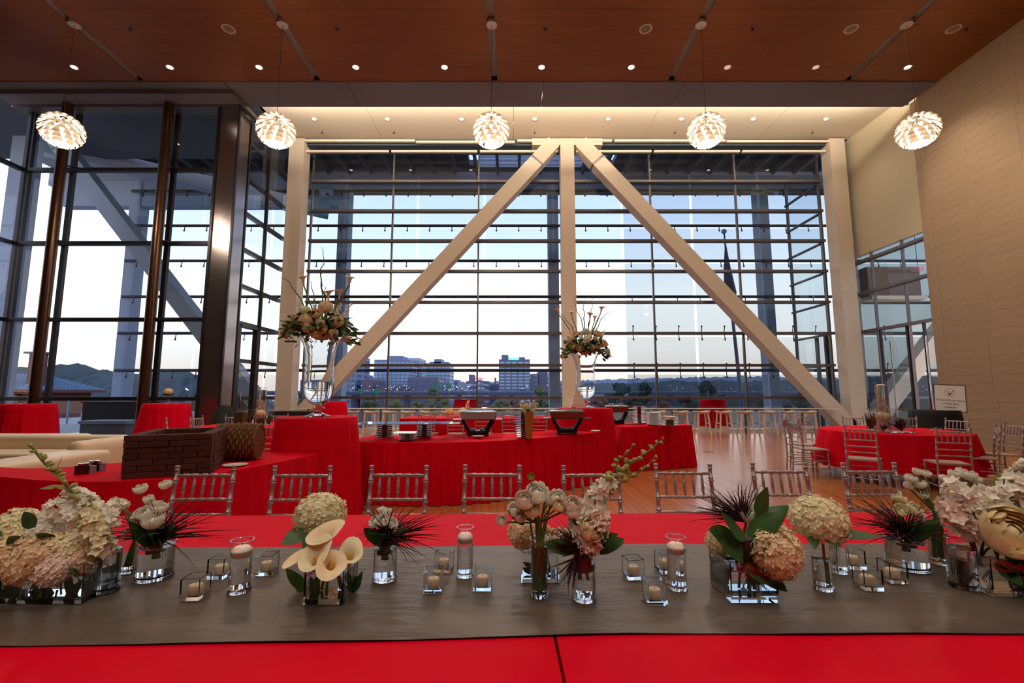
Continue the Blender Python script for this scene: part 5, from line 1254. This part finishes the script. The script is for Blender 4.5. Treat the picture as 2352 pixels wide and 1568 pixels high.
# 5. centre group
p=on(1241,1338,RZ); pc=Vector((p.x,p.y+0.055,RZ)); square_vase(pc,0.125,0.11,0.13,'square glass vase at the centre, behind the thin stem cylinder',0.7)
A=Arr('peach hydrangea and blush roses in the centre square vase',pc+Vector((0,0,0.02))); D=pc.y
A.bloom('hyd',q(1202,1222,D-0.02),0.055,M_peach_petal,(-0.3,-0.7,0.6),n=120); A.bloom('rose',q(1222,1237,D-0.04),0.03,M_pink_petal); A.bloom('rose',q(1252,1235,D),0.04,M_peach_petal,(0,-0.6,0.6)); A.bloom('rose',q(1290,1240,D),0.04,M_pink_petal,(0.3,-0.6,0.5))
for k in range(6): A.leaf(q(1200+k*16,1300,D),(R.uniform(-.6,.6),-0.1,-0.5+R.random()),0.06,0.02)
A.bind(pc+Vector((0,0,0.11)),pc+Vector((0,0,0.02)),0.003,0.03)
p=base_on(1241,1378,0.03); h=0.17; cylinder_vase(p,0.0275,h,'slim glass cylinder packed with dark green stems, at the centre',0.85,top=1.12)
A=Arr('white and blush ranunculus with many green stems in the slim centre cylinder',p+Vector((0,0,0.018)),'flowers','ranunculus'); D=p.y
for px,py,dd,r,m in ((1233,1132,0.0,0.036,M_white_petal),(1198,1141,0.03,0.020,M_white_petal),(1205,1148,-0.03,0.030,M_pink_petal),(1262,1145,0.04,0.022,M_white_petal),(1182,1170,0.0,0.024,M_white_petal),(1195,1185,-0.02,0.02,M_pink_petal),(1222,1170,-0.03,0.026,M_peach_petal),(1280,1142,0.0,0.026,M_white_petal),(1219,1094,0.02,0.012,M_bud),(1152,1195,0.0,0.018,M_pink_petal),(1300,1168,0,0.020,M_white_petal),(1315,1158,-0.02,0.027,M_pink_petal),(1284,1160,-0.03,0.02,M_peach_petal)):
    A.bloom('rose',q(px,py,D+dd),r,m,(0.1,-0.7,0.7),layers=5,openness=0.65)
nk=p+Vector((0,0,0.2)); A.bind(nk,p+Vector((0,0,0.02)),0.0028,0.011)
for k in range(16): 
    a=k*0.9; A.twig([p+Vector((0.014*math.cos(a),0.014*math.sin(a),0.02)),p+Vector((0.016*math.cos(a+1),0.014*math.sin(a+1),0.13)),nk+Vector((0.035*math.cos(a*2),0.02,0.06+0.03*math.sin(a*3)))],0.0026)
A.leaf(q(1205,1205,D),(-0.9,-0.2,0.7),0.075,0.022,M_leaf,0.1); A.leaf(q(1215,1190,D),(-0.4,-0.3,0.5),0.06,0.03,M_bud,0.1)
p=base_on(1346,1386,0.035); h=0.125; cylinder_vase(p,0.038,h,'clear glass cylinder right of the stem cylinder, with dark wrapped orchid bouquet',0.85)
A=Arr('white dendrobium orchids with dark grass and a long budding spray leaning right',p+Vector((0,0,0.03)),'bouquet','orchid_bouquet'); D=p.y; nk=p+Vector((-0.004,0,h*1.02))
A.spray([q(1350,1235,D),q(1360,1190,D),q(1368,1150,D),q(1395,1110,D)],20,0.050,M_white_petal,taper=0.25); A.spray([q(1345,1245,D-0.02),q(1330,1200,D),q(1345,1165,D+0.02)],12,0.046,M_white_petal,taper=0.2); A.spray([q(1355,1250,D-0.02),q(1372,1215,D-0.03),q(1380,1180,D-0.03)],10,0.046,M_pink_petal,taper=0.2)
A.spray([q(1395,1110,D),q(1425,1085,D+0.02),q(1450,1060,D+0.04),q(1490,1035,D+0.07),q(1520,1010,D+0.1)],17,0.036,M_bud,kind='bud',taper=0.6,stem=0.0022); A.spray([q(1395,1115,D),q(1410,1080,D),q(1430,1050,D),q(1460,1020,D)],11,0.030,M_bud,kind='bud',taper=0.6,stem=0.002); A.spray([q(1400,1125,D),q(1440,1100,D),q(1480,1075,D),q(1508,1045,D)],12,0.030,M_bud,kind='bud',taper=0.6,stem=0.002)
A.bloom('rose',q(1358,1212,D-0.05),0.036,M_peach_petal,(0.3,-0.8,0.4)); A.bloom('rose',q(1315,1175,D-0.02),0.022,M_pink_petal)
A.blades(nk,(-0.3,-0.1,1),90,0.12,0.40,0.003); A.blades(nk,(-0.8,-0.4,0.6),50,0.12,0.3,0.003); A.blades(nk+Vector((-0.02,-0.02,0.0)),(-0.6,-0.4,-0.7),40,0.09,0.3,0.0025)
for d_ in ((1,-0.2,0.25),(0.8,-0.4,0.45),(0.9,0.1,0.05),(0.5,-0.5,0.5),(-0.9,-0.3,0.15),(0.7,-0.1,0.8)): A.leaf(nk+Vector((d_[0]*0.02,0,0.02)),d_,0.115,0.05,bend=0.12)
A.bind(nk,p+Vector((0,0,h*0.45)),0.004,0.008,wrap=0.026)
# 7. right square vase with big leaves and hydrangeas
p=on(1738,1384,RZ); pc=Vector((p.x-0.004,p.y+0.072,RZ)); square_vase(pc,0.142,0.145,0.115,'square glass vase at right with broad leaves and peach hydrangea',0.75)
A=Arr('broad leaved bouquet with a large peach hydrangea leaning right',pc+Vector((0,0,0.02)),'bouquet','leafy_bouquet'); D=pc.y
A.bloom('hyd',q(1785,1268,D-0.07),0.079,M_peach_petal,(0.5,-0.7,0.1),n=230); A.bloom('hyd',q(1655,1242,D+0.05),0.05,M_cream_petal,(-0.8,-0.2,0.4),n=110); A.bloom('rose',q(1718,1178,D+0.02),0.035,M_white_petal,(0,-0.4,1)); A.bloom('hyd',q(1780,1225,D-0.02),0.045,M_cream_petal,n=100)
for px,py,d_,L_,W_l in ((1712,1225,(-0.75,-0.4,0.4),0.15,0.085),(1712,1225,(0.65,-0.5,0.45),0.14,0.085),(1705,1250,(-0.8,-0.5,0.05),0.13,0.08),(1730,1210,(0.8,0.1,0.35),0.13,0.07),(1745,1190,(0.25,0.1,1.0),0.10,0.05),(1700,1240,(-0.9,-0.3,0.25),0.14,0.075),(1735,1230,(0.9,-0.1,0.1),0.11,0.06),(1690,1260,(-0.5,-0.8,-0.2),0.08,0.06),(1730,1260,(0.1,-0.9,0.3),0.10,0.08),(1720,1290,(0.2,-0.8,-0.6),0.09,0.07),(1745,1300,(0.6,-0.7,-0.8),0.09,0.06)):
    A.leaf(q(px,py,D-0.03),d_,L_,W_l,bend=0.16)
A.blades(q(1715,1200,D+0.01),(-0.9,0.1,0.65),60,0.16,0.25,0.0025); A.blades(q(1712,1195,D),(-0.15,0.1,1),46,0.14,0.3,0.0024); A.blades(q(1720,1290,D-0.01),(0.1,-0.3,-0.6),60,0.07,0.5,0.004,M_dark)
A.bind(pc+Vector((0,0,0.11)),pc+Vector((0,0,0.018)),0.0045,0.02)
obj('stem_wrap',MB().tube([A.L(q(1715,1235,D)),A.L(q(1725,1290,D-0.01)),A.L(q(1738,1325,D))],[0.045,0.035,0.025],14),M_brown,A.t,True)
# 8. single hydrangea
p=base_on(1908,1362,0.035); h=0.165; cylinder_vase(p,0.031,h,'slim glass cylinder holding one tall hydrangea, right of the leafy vase',0.55)
A=Arr('single cream hydrangea on a long stem, right of the leafy bouquet',p+Vector((0,0,0.018)),'flower','hydrangea'); D=p.y
A.bloom('hyd',q(1880,1193,D),0.087,M_cream_petal,(0.1,-0.2,1),n=230); A.twig([q(1888,1225,D),q(1893,1280,D),p+Vector((0.012,0,0.018))],0.0045)
A.leaf(q(1900,1215,D-0.02),(0.95,-0.2,-0.22),0.14,0.035); A.leaf(q(1865,1215,D-0.03),(-0.3,-0.5,-0.8),0.07,0.035); A.leaf(q(1890,1225,D-0.05),(0.5,-0.6,-0.7),0.06,0.03)
# 9. right edge group
dark_bouquet(2107,1312,1232,84,2080,1180,'bouquet with dark burgundy grass sweeping left in the wide cylinder at right','wide clear glass cylinder at right under the dark grass bouquet',1.15,side=-1,white=M_cream_petal)
p=base_on(2178,1300,0.03); cylinder_vase(p,0.034,0.17,'glass cylinder full of bright green stems near the right edge',0.8)
A=Arr('small white scabiosa blooms on bright green stems near the right edge',p+Vector((0,0,0.02)),'flowers','scabiosa'); D=p.y
for px,py,r in ((2107,1082,0.016),(2128,1087,0.016),(2092,1098,0.02),(2112,1110,0.022),(2122,1137,0.016),(2088,1115,0.018),(2170,1098,0.018),(2192,1088,0.02),(2208,1082,0.018),(2225,1090,0.024),(2240,1100,0.02)): A.bloom('rose',q(px,py,D+R.uniform(-.04,.04)),r,M_white_petal,(0,-0.3,1),layers=4,openness=0.6)
A.bind(p+Vector((0,0,0.16)),p+Vector((0,0,0.02)),0.003,0.012)
p=base_on(2240,1357,0.035); cylinder_vase(p,0.040,0.15,'clear glass cylinder with dark stems near the right edge, under white delphinium',0.8)
A=Arr('pale white delphinium clusters leaning right near the right edge',p+Vector((0,0,0.02)),'flowers','delphinium'); D=p.y
A.spray([q(2225,1210,D),q(2215,1165,D),q(2200,1125,D)],18,0.056,M_white_petal,taper=0.1); A.spray([q(2235,1215,D),q(2250,1180,D),q(2262,1140,D)],18,0.054,M_white_petal,taper=0.1); A.spray([q(2200,1200,D-0.02),q(2192,1175,D),q(2180,1165,D)],10,0.05,M_pink_petal,taper=0.1)
A.spray([q(2270,1190,D),q(2305,1160,D),q(2340,1110,D),q(2370,1080,D)],24,0.056,M_white_petal,taper=0.15); A.spray([q(2285,1170,D+0.04),q(2310,1120,D+0.04),q(2350,1085,D+0.05)],14,0.05,M_bud,taper=0.2)
for a_ in ((2235,1240),(2260,1235),(2225,1235)): A.twig([p+Vector((0,0,0.02)),q(2245,1300,D),q(a_[0],a_[1],D)],0.004,M_brown)
A.twig([q(2262,1235,D),q(2290,1190,D-0.01),q(2345,1155,D-0.02)],0.004)
pc=on(2325,1372,RZ)+Vector((0.02,0.07,0)); square_vase(pc,0.14,0.13,0.11,'square glass vase at the right edge under the large yellow peach rose',0.7)
A=Arr('large yellow peach garden rose with dark leaves at the right edge',pc+Vector((0,0,0.02)),'bouquet','rose_bouquet'); D=pc.y
A.bloom('rose',q(2322,1222,D-0.06),0.078,M_butter,(-0.2,-0.75,0.4),layers=6,openness=0.55); A.bloom('hyd',q(2350,1175,D+0.04),0.06,M_white_petal,n=120); A.bloom('hyd',q(2378,1265,D),0.06,M_cream_petal,n=120)
for k in range(8): A.leaf(q(2290+k*9,1285,D-0.03),(R.uniform(-.8,.5),-0.5,R.uniform(-0.6,0.3)),0.09,0.05)
A.blades(q(2320,1300,D),(0,-0.3,-0.5),50,0.08,0.5,0.004)
A.bind(pc+Vector((0,0,0.1)),pc+Vector((0,0,0.02)),0.004,0.03)
# ================================================================== TALL VASES
def trumpet(x,y,z,H,label,wf=0.40):
    t=thing('trumpet_vase',label,'vase',(x,y,z),0,'tall footed glass vases')
    k=H/0.93
    def P(l): return [(r*k,zz*k) for r,zz in l]
    foot=[(0,0.0),(0.145,0.0),(0.148,0.006),(0.10,0.022),(0.045,0.045),(0.032,0.062),(0.05,0.075),(0.078,0.085),(0.082,0.095),(0.06,0.108),(0.03,0.118),(0,0.12)]
    obj('foot',MB().lathe(P(foot),40),M_base,t,True)
    outer=[(0.02,0.120),(0.06,0.135),(0.105,0.165),(0.14,0.21),(0.158,0.27),(0.163,0.34),(0.160,0.42),(0.155,0.52),(0.155,0.62),(0.162,0.70),(0.18,0.79),(0.21,0.87),(0.25,0.93)]
    inner=[(r-0.005 if r>0.03 else r*0.8,zz+0.004) for r,zz in outer]
    obj('bowl',MB().lathe(P(outer+inner[::-1]),44,close=True),M_base,t,True)
    wl=[(0,0.130)]+[(r-0.0045,zz+0.004) for r,zz in outer[1:] if zz<wf]; wr_=wl[-1][0]; wl+=[(wr_,wf),(0,wf)]
    obj('water',MB().lathe(P(wl),44),M_water,t,True)
    return t
def tall_bouquet(x,y,z,s,seed,label,sticks,blooms,callas):
    A=Arr(label,(x,y,z),'bouquet','tall_bouquet'); rr=random.Random(seed); c=Vector((x,y,z))
    obj('foam_bowl',MB().lathe([(0,-0.06*s),(0.07*s,-0.05*s),(0.12*s,0.0),(0.12*s,0.05*s),(0,0.06*s)],24),mat('pink_dish',rgb(190,132,120),0.5),A.t,True)
    for dx,dz,dy,r,m,k in blooms:
        A.bloom(k,c+Vector((dx*s,dy*s*1.15-0.02,dz*s*1.1+0.02)),r*s*1.15,m,(dx,dy-0.2,dz+0.15),stem=False,**({'n':110} if k=='hyd' else {}))
    # foliage: many leaves, small ones joined
    lf=MB()
    for i in range(760):
        a=rr.uniform(0,2*PI); e=rr.uniform(-0.3,1.2); rad=rr.uniform(0.10,0.37)*s*(1.05 if e<0.35 else 0.8)
        pp=Vector((rad*math.cos(a)*1.05,rad*math.sin(a),0.02*s+rad*0.74*math.sin(e)+0.02)); 
        if abs(pp.x)>0.30*s: pp.z-=0.07*s
        d=Vector((math.cos(a),math.sin(a),rr.uniform(-0.7,0.8))); M=basis(d,rr.uniform(-1,1)); lm=leaf_mesh(rr.uniform(0.06,0.10)*s,rr.uniform(0.028,0.05)*s,0.2,i)
        g=MB().grid(lambda u,v:Vector(((v-0.5)*0.05*s*math.sin(PI*(0.05+0.9*u)),-0.02*s*u*u,0.085*s*u)),3,1)
        lf.add([pp+M@Vector(v) for v in g.v],g.f)
    o=obj('foliage',lf,M_leaf,A.t,True); o['kind']='stuff'
    for pts in sticks:
        P=[c+Vector((a*s,b*s,d*s)) for a,b,d in pts]; P=resample3(P,12)
        P=[p+Vector((0.010*s*math.sin(i*2.1+seed),0,0)) if 2<i<12 else p for i,p in enumerate(P)]
        obj('stem',MB().tube([A.L(p) for p in P],[0.011*s*(1-0.75*i/12) for i in range(13)],6),M_green,A.t,True)
    for a,b,d in callas:
        bs=c+Vector((a*s,b*s,d*s)); dirn=Vector((a*0.6,-0.1,1)).normalized(); A.calla(bs,bs+dirn*0.1,0.14*s,0.058*s)
        A.twig([c+Vector((a*0.2*s,0,0.1*s)),c+Vector((a*0.5*s,b*0.5*s,d*0.5*s)),bs],0.008*s)
    for k in range(5):
        a=(-0.17,-0.05,0.06,0.14,0.22)[k]; A.spray([c+Vector((a*s,-0.05*s,0.15*s)),c+Vector((a*1.3*s,-0.05*s,0.24*s)),c+Vector((a*1.6*s,-0.05*s,0.36*s))],10,0.045*s,M_white_petal,taper=0.4)
    return A
trumpet(VX,VY,1.113,0.935,'taller footed trumpet glass vase half full of water, left of centre')
H=M_cream_petal; B_=M_peach_petal; A_=M_apricot
bl=[(0.10,0.26,-0.12,0.075,B_,'hyd'),(-0.24,0.17,-0.1,0.065,H,'hyd'),(-0.14,0.22,-0.12,0.06,H,'hyd'),(-0.05,0.10,-0.26,0.07,B_,'hyd'),(-0.02,0.02,-0.28,0.05,B_,'hyd'),(0.06,0.17,-0.25,0.052,A_,'rose'),(0.11,0.08,-0.25,0.045,H,'hyd'),(0.24,0.12,-0.14,0.075,B_,'hyd'),(0.085,-0.03,-0.28,0.055,A_,'rose'),(0.14,0.01,-0.26,0.045,A_,'rose'),(-0.34,0.08,-0.08,0.055,B_,'hyd'),(-0.40,0.0,-0.05,0.05,B_,'hyd'),(0.24,-0.02,-0.2,0.045,B_,'hyd'),(0.34,-0.07,-0.08,0.04,B_,'hyd')]
tall_bouquet(VX,VY,1.113+0.955,1.0,3,'peach hydrangea, rose and calla bouquet with curly willow, left of centre',
 [[(-0.1,0,0.1),(-0.22,0,0.35),(-0.42,0,0.64),(-0.52,0,0.70)],[(0,0,0.1),(-0.01,0,0.5),(-0.05,0,0.75),(-0.01,0,0.92),(-0.05,0,1.08)],[(0.03,0,0.1),(0.03,0,0.4),(-0.03,0,0.62),(-0.04,0,0.8)],[(0.05,0,0.1),(0.04,0,0.3),(0.03,0,0.45),(0.01,0,0.6)],[(0.1,0,0.1),(0.2,0,0.4),(0.30,0,0.6),(0.33,0,0.66)],[(-0.04,0,0.2),(-0.1,0,0.4),(-0.16,0,0.66)]],bl,
 [(-0.24,0,0.60),(0.30,0,0.60),(0.19,0,0.44),(0.06,0,0.42)])
TX,TY=1.14,7.68
trumpet(1.35,8.40,1.113,1.01,'smaller looking footed trumpet glass vase half full of water, right of the centre column',0.36)
bl=[(-0.28,0.16,-0.1,0.055,M_pink_petal,'hyd'),(-0.19,0.24,-0.15,0.05,A_,'rose'),(0.0,0.29,-0.12,0.06,H,'hyd'),(-0.01,0.15,-0.26,0.062,M_white_petal,'hyd'),(0.20,0.26,-0.12,0.062,A_,'rose'),(0.14,0.17,-0.24,0.04,H,'hyd'),(0.32,0.10,-0.14,0.058,A_,'rose'),(-0.25,0.05,-0.2,0.05,A_,'rose'),(-0.14,0.02,-0.27,0.062,A_,'rose'),(0.19,0.05,-0.24,0.045,B_,'hyd'),(0.40,-0.02,-0.05,0.045,A_,'rose'),(0.08,0.02,-0.26,0.05,B_,'hyd'),(-0.42,-0.10,-0.05,0.035,A_,'rose'),(0.05,0.2,-0.2,0.04,M_white_petal,'hyd')]
tall_bouquet(1.35,8.40,1.113+1.03,1.03,9,'apricot rose and white hydrangea bouquet with twigs, above the cake',
 [[(-0.12,0,0.1),(-0.2,0,0.4),(-0.35,0,0.6),(-0.48,0,0.76)],[(-0.05,0,0.2),(-0.03,0,0.5),(-0.15,0,0.8),(-0.17,0,1.02)],[(0.0,0,0.2),(0.0,0,0.6),(-0.01,0,0.85),(0.02,0,0.98)],[(0.05,0,0.2),(0.08,0,0.5),(0.14,0,0.8),(0.16,0,1.02)],[(0.1,0,0.1),(0.22,0,0.4),(0.33,0,0.62),(0.48,0,0.74)],[(0.08,0,0.2),(0.2,0,0.5),(0.28,0,0.7)]],bl,
 [(-0.46,0,0.68),(-0.22,0,0.62),(0.30,0,0.70),(0.10,0,0.58),(0.18,0,0.54)])
# ================================================================== CENTREPIECES ON THE ROUND TABLES
def tall_cylinder_piece(x,y,z,r,h,label,lf,where):
    cylinder_vase(Vector((x,y,z)),r,h,label,0.93,'orchid_cylinder',None)
    t=thing('floating_candle','flat ivory candle floating at the top of the %s'%where,'candle',(x,y,z+h*0.93)); obj('wax',MB().lathe([(0,-0.01),(r*0.5,-0.01),(r*0.75,0.0),(r*0.5,0.016),(0,0.018)],18),M_candle2,t,True)
    A=Arr('submerged white orchids inside the %s'%where,(x,y,z+0.02),'flowers','orchids')
    P=[Vector((x,y,z+0.03)),Vector((x+r*0.2,y,z+h*0.3)),Vector((x-r*0.3,y,z+h*0.62)),Vector((x+0.0,y,z+h*0.85))]
    A.spray(P[:3],16,r*0.9,lf,taper=0.2); A.twig([P[2],P[3]],0.003)
c0=at(2029,950,7.75)
tall_cylinder_piece(c0.x,7.75,0.768,0.095,0.80,'tall glass orchid cylinder on the right round table',M_white_petal,'tall cylinder on the right round table')
pR=at(2000,955,7.6); cylinder_vase(Vector((pR.x,7.6,0.768)),0.07,0.36,'tapered glass vase with green leaves, left of the tall cylinder on the right table',0.8,'flared_vase',None,top=1.35)
A=Arr('bright green stems inside the tapered vase on the right table',Vector((pR.x,7.6,0.785)))
for k in range(9): A.leaf(Vector((pR.x+R.uniform(-.03,.03),7.6,0.80)),(R.uniform(-.3,.3),R.uniform(-.3,.3),1),0.24,0.035,M_leaf,0.05)
for px,D_,s_,h_,lb,m1,m2 in ((2030,7.35,0.23,0.36,'square glass vase with cream hydrangea over dark stones, front of the tall cylinder',M_cream_petal,M_dark),(2070,7.30,0.22,0.38,'square glass vase with green moss and brown leaves, right of the cream hydrangea',M_bud,M_dark)):
    x_=at(px,980,D_).x; square_vase(Vector((x_,D_,0.768)),s_,s_,h_,lb,0,0.1)
    A=Arr('contents of the '+lb[:lb.find(',')] if False else ('cream hydrangea bedded on dark foliage on the right table' if m1==M_cream_petal else 'green and brown foliage packed in the right square vase on the right table'),Vector((x_,D_,0.785)))
    if m1==M_cream_petal:
        A.bloom('hyd',Vector((x_,D_,0.768+0.23)),0.10,m1,(0,-0.2,1),n=120,stem=False); A.blades(Vector((x_,D_,0.80)),(0,0,1),80,0.10,0.5,0.008,M_dark)
    else:
        A.blades(Vector((x_,D_,0.79)),(0,0,1),120,0.20,0.28,0.010,M_dark)
        for k in range(14): A.leaf(Vector((x_+R.uniform(-.05,.05),D_+R.uniform(-.05,.05),0.82+R.uniform(0,.12))),(R.uniform(-.4,.4),R.uniform(-.4,.4),0.6),0.09,0.04,M_leaf,0.1)
        t=thing('floating_candle','flat candle inside the green and brown square vase','candle',(x_-0.02,D_,0.768+h_*0.86)); obj('wax',MB().lathe([(0,-0.01),(0.05,-0.008),(0.05,0.004),(0,0.012)],16),M_candle2,t,True)
for i,px_ in enumerate((1975,1995,2052,2066,2140,2158)):
    p=on(px_,990 if px_<2100 else 988,0.768); t=thing('tealight','small glass tealight on the right round table, %s from the left'%ORD[i],'candle',p,0,'tealights on the right round table')
    obj('cup',MB().lathe([(0,0.0),(0.025,0.0),(0.03,0.04),(0.027,0.04),(0.022,0.004)],14),M_vase,t,True); obj('wax',MB().tube([(0,0,0.004),(0,0,0.022)],0.021,12),M_candle2,t)
# left round table
p=at(598,968,8.95); tall_cylinder_piece(p.x,8.95,0.768,0.085,0.72,'tall glass orchid cylinder on the left round table',M_white_petal,'tall cylinder on the left round table')
for px_,D_,lb in ((574,8.75,'left flared glass vase of green tulip leaves on the left round table'),(617,8.8,'right flared glass vase of green tulip leaves on the left round table')):
    p=at(px_,970,D_); cylinder_vase(Vector((p.x,D_,0.768)),0.055,0.30,lb,0.6,'flared_vase',None,top=1.6)
    A=Arr('green tulip leaves inside the '+lb[:lb.find(' glass')]+' vase on the left table',Vector((p.x,D_,0.785)))
    for k in range(10): A.leaf(Vector((p.x+R.uniform(-.02,.02),D_,0.79)),(R.uniform(-.3,.3),R.uniform(-.3,.3),1),0.20,0.03,M_leaf,0.05)
p=at(596,972,8.6); square_vase(Vector((p.x,8.62,0.768)),0.16,0.16,0.22,'square glass vase with peach hydrangea on the left round table',0,0.2)
A=Arr('round peach hydrangea above wound stems on the left round table',Vector((p.x,8.62,0.785))); A.bloom('hyd',Vector((p.x,8.62,0.99)),0.09,M_peach_petal,(0,-.2,1),n=120,stem=False)
obj('wound_stems',MB().lathe([(0,0),(0.068,0),(0.072,0.06),(0.066,0.12),(0,0.13)],16),M_basket,A.t,True)
p=at(552,975,8.5); t=thing('moss_box','tall brown moss covered box on the left round table','planter',(p.x,8.5,0.768)); obj('box',MB().box((0,0,0.13),(0.15,0.15,0.26)),mat('moss',rgb(74,66,34),0.9,noise_amt=0.4,nscale=30,bump=0.6),t); obj('moss_top',MB().ball((0,0,0.26),0.07,10,6,0.4),MATS['moss'],t)
# flowers on the high tables at left
for px,D_,x0_,lb in ((385,11.9,-8.95,'small bouquet of peach and green on the high table before the clad column'),(48,11.35,-12.0,'small dark bouquet on the high table at the left edge')):
    p=Vector((at(px,920,D_).x,D_,1.113)); cylinder_vase(p,0.035,0.18,'slim glass cylinder on the high table '+('before the clad column' if px>200 else 'at the left edge'),0.6,group=None)
    A=Arr(lb,p+Vector((0,0,0.02))); 
    if px>200: A.bloom('hyd',p+Vector((0,0,0.30)),0.10,M_peach_petal,(0,-.2,1),n=80)
    for k in range(16): a=k*0.8; A.leaf(p+Vector((0,0,0.20)),(math.cos(a),math.sin(a),0.25),0.17,0.05,M_leaf if px>200 else M_dark,0.1)
    if px<200:
        for k in range(4): A.bloom('rose',p+Vector((-0.12+0.08*k,-0.05,0.30)),0.035,M_peach_petal)
    for k in range(3):
        t=thing('tealight','clear tealight cup on the high table %s, %s from the left'%('before the clad column' if px>200 else 'at the left edge',ORD[k]),'candle',p+Vector((-0.28+0.24*k,-0.15,0)),0,'tealights on the high tables')
        obj('cup',MB().lathe([(0,0.0),(0.03,0.0),(0.035,0.06),(0.031,0.06),(0.026,0.004)],14),M_vase,t,True)
# flowers on the long table behind the buffet
for px,py,m,k in ((1032,945,M_apricot,'rose'),(1050,948,M_peach_petal,'rose'),(1062,944,M_cream_petal,'hyd')):
    p=at(px,py,11.5); A=Arr('%s flower head left of the first chafing dish, %s of three'%({M_apricot:'apricot',M_peach_petal:'peach',M_cream_petal:'cream'}[m],'leftmost' if px==1032 else 'middle' if px==1050 else 'rightmost'),Vector((p.x,11.5,0.768)),'flower','cut_flower','flowers on the long table'); A.bloom(k,p,0.10,m,(0,-.3,1),**({'n':70} if k=='hyd' else {})); A.bind(Vector((p.x,11.5,0.80)),Vector((p.x,11.5,0.77)))
A=Arr('cream blossom spike on the long table behind the first chafing dish',Vector((at(1070,960,11.5).x,11.5,0.768)),'flower','blossom_spike'); p=A.b; A.spray([p+Vector((0,0,0.02)),p+Vector((0.02,0,0.2)),p+Vector((0.06,0,0.42))],14,0.08,M_cream_petal)
A=Arr('small cream blossoms and leaves in the gold vase',Vector(bpy.data.objects['gold_vase'].location)+Vector((0,0,0.30)),'bouquet','bouquet')
for k in range(9):
    a=(-0.10+0.025*k); A.spray([A.b+Vector((a*0.2,0,0.0)),A.b+Vector((a*0.7,0,0.10)),A.b+Vector((a*1.1,R.uniform(-.03,.03),0.16+0.03*math.sin(k*2)))],7,0.032,M_cream_petal,taper=0.2)
for k in range(5): A.leaf(A.b+Vector((0,0,0.04)),(R.uniform(-1,1),-0.4,0.5),0.09,0.03,M_leaf)
A=Arr('single small tall glass flower on the terrace table behind the first chafing dish',Vector((-1.75,18.7,1.113)),'vase','bud_vase'); obj('tube',MB().lathe([(0,0),(0.04,0),(0.04,0.4),(0.035,0.4),(0.035,0.01)],12),M_vase,A.t)
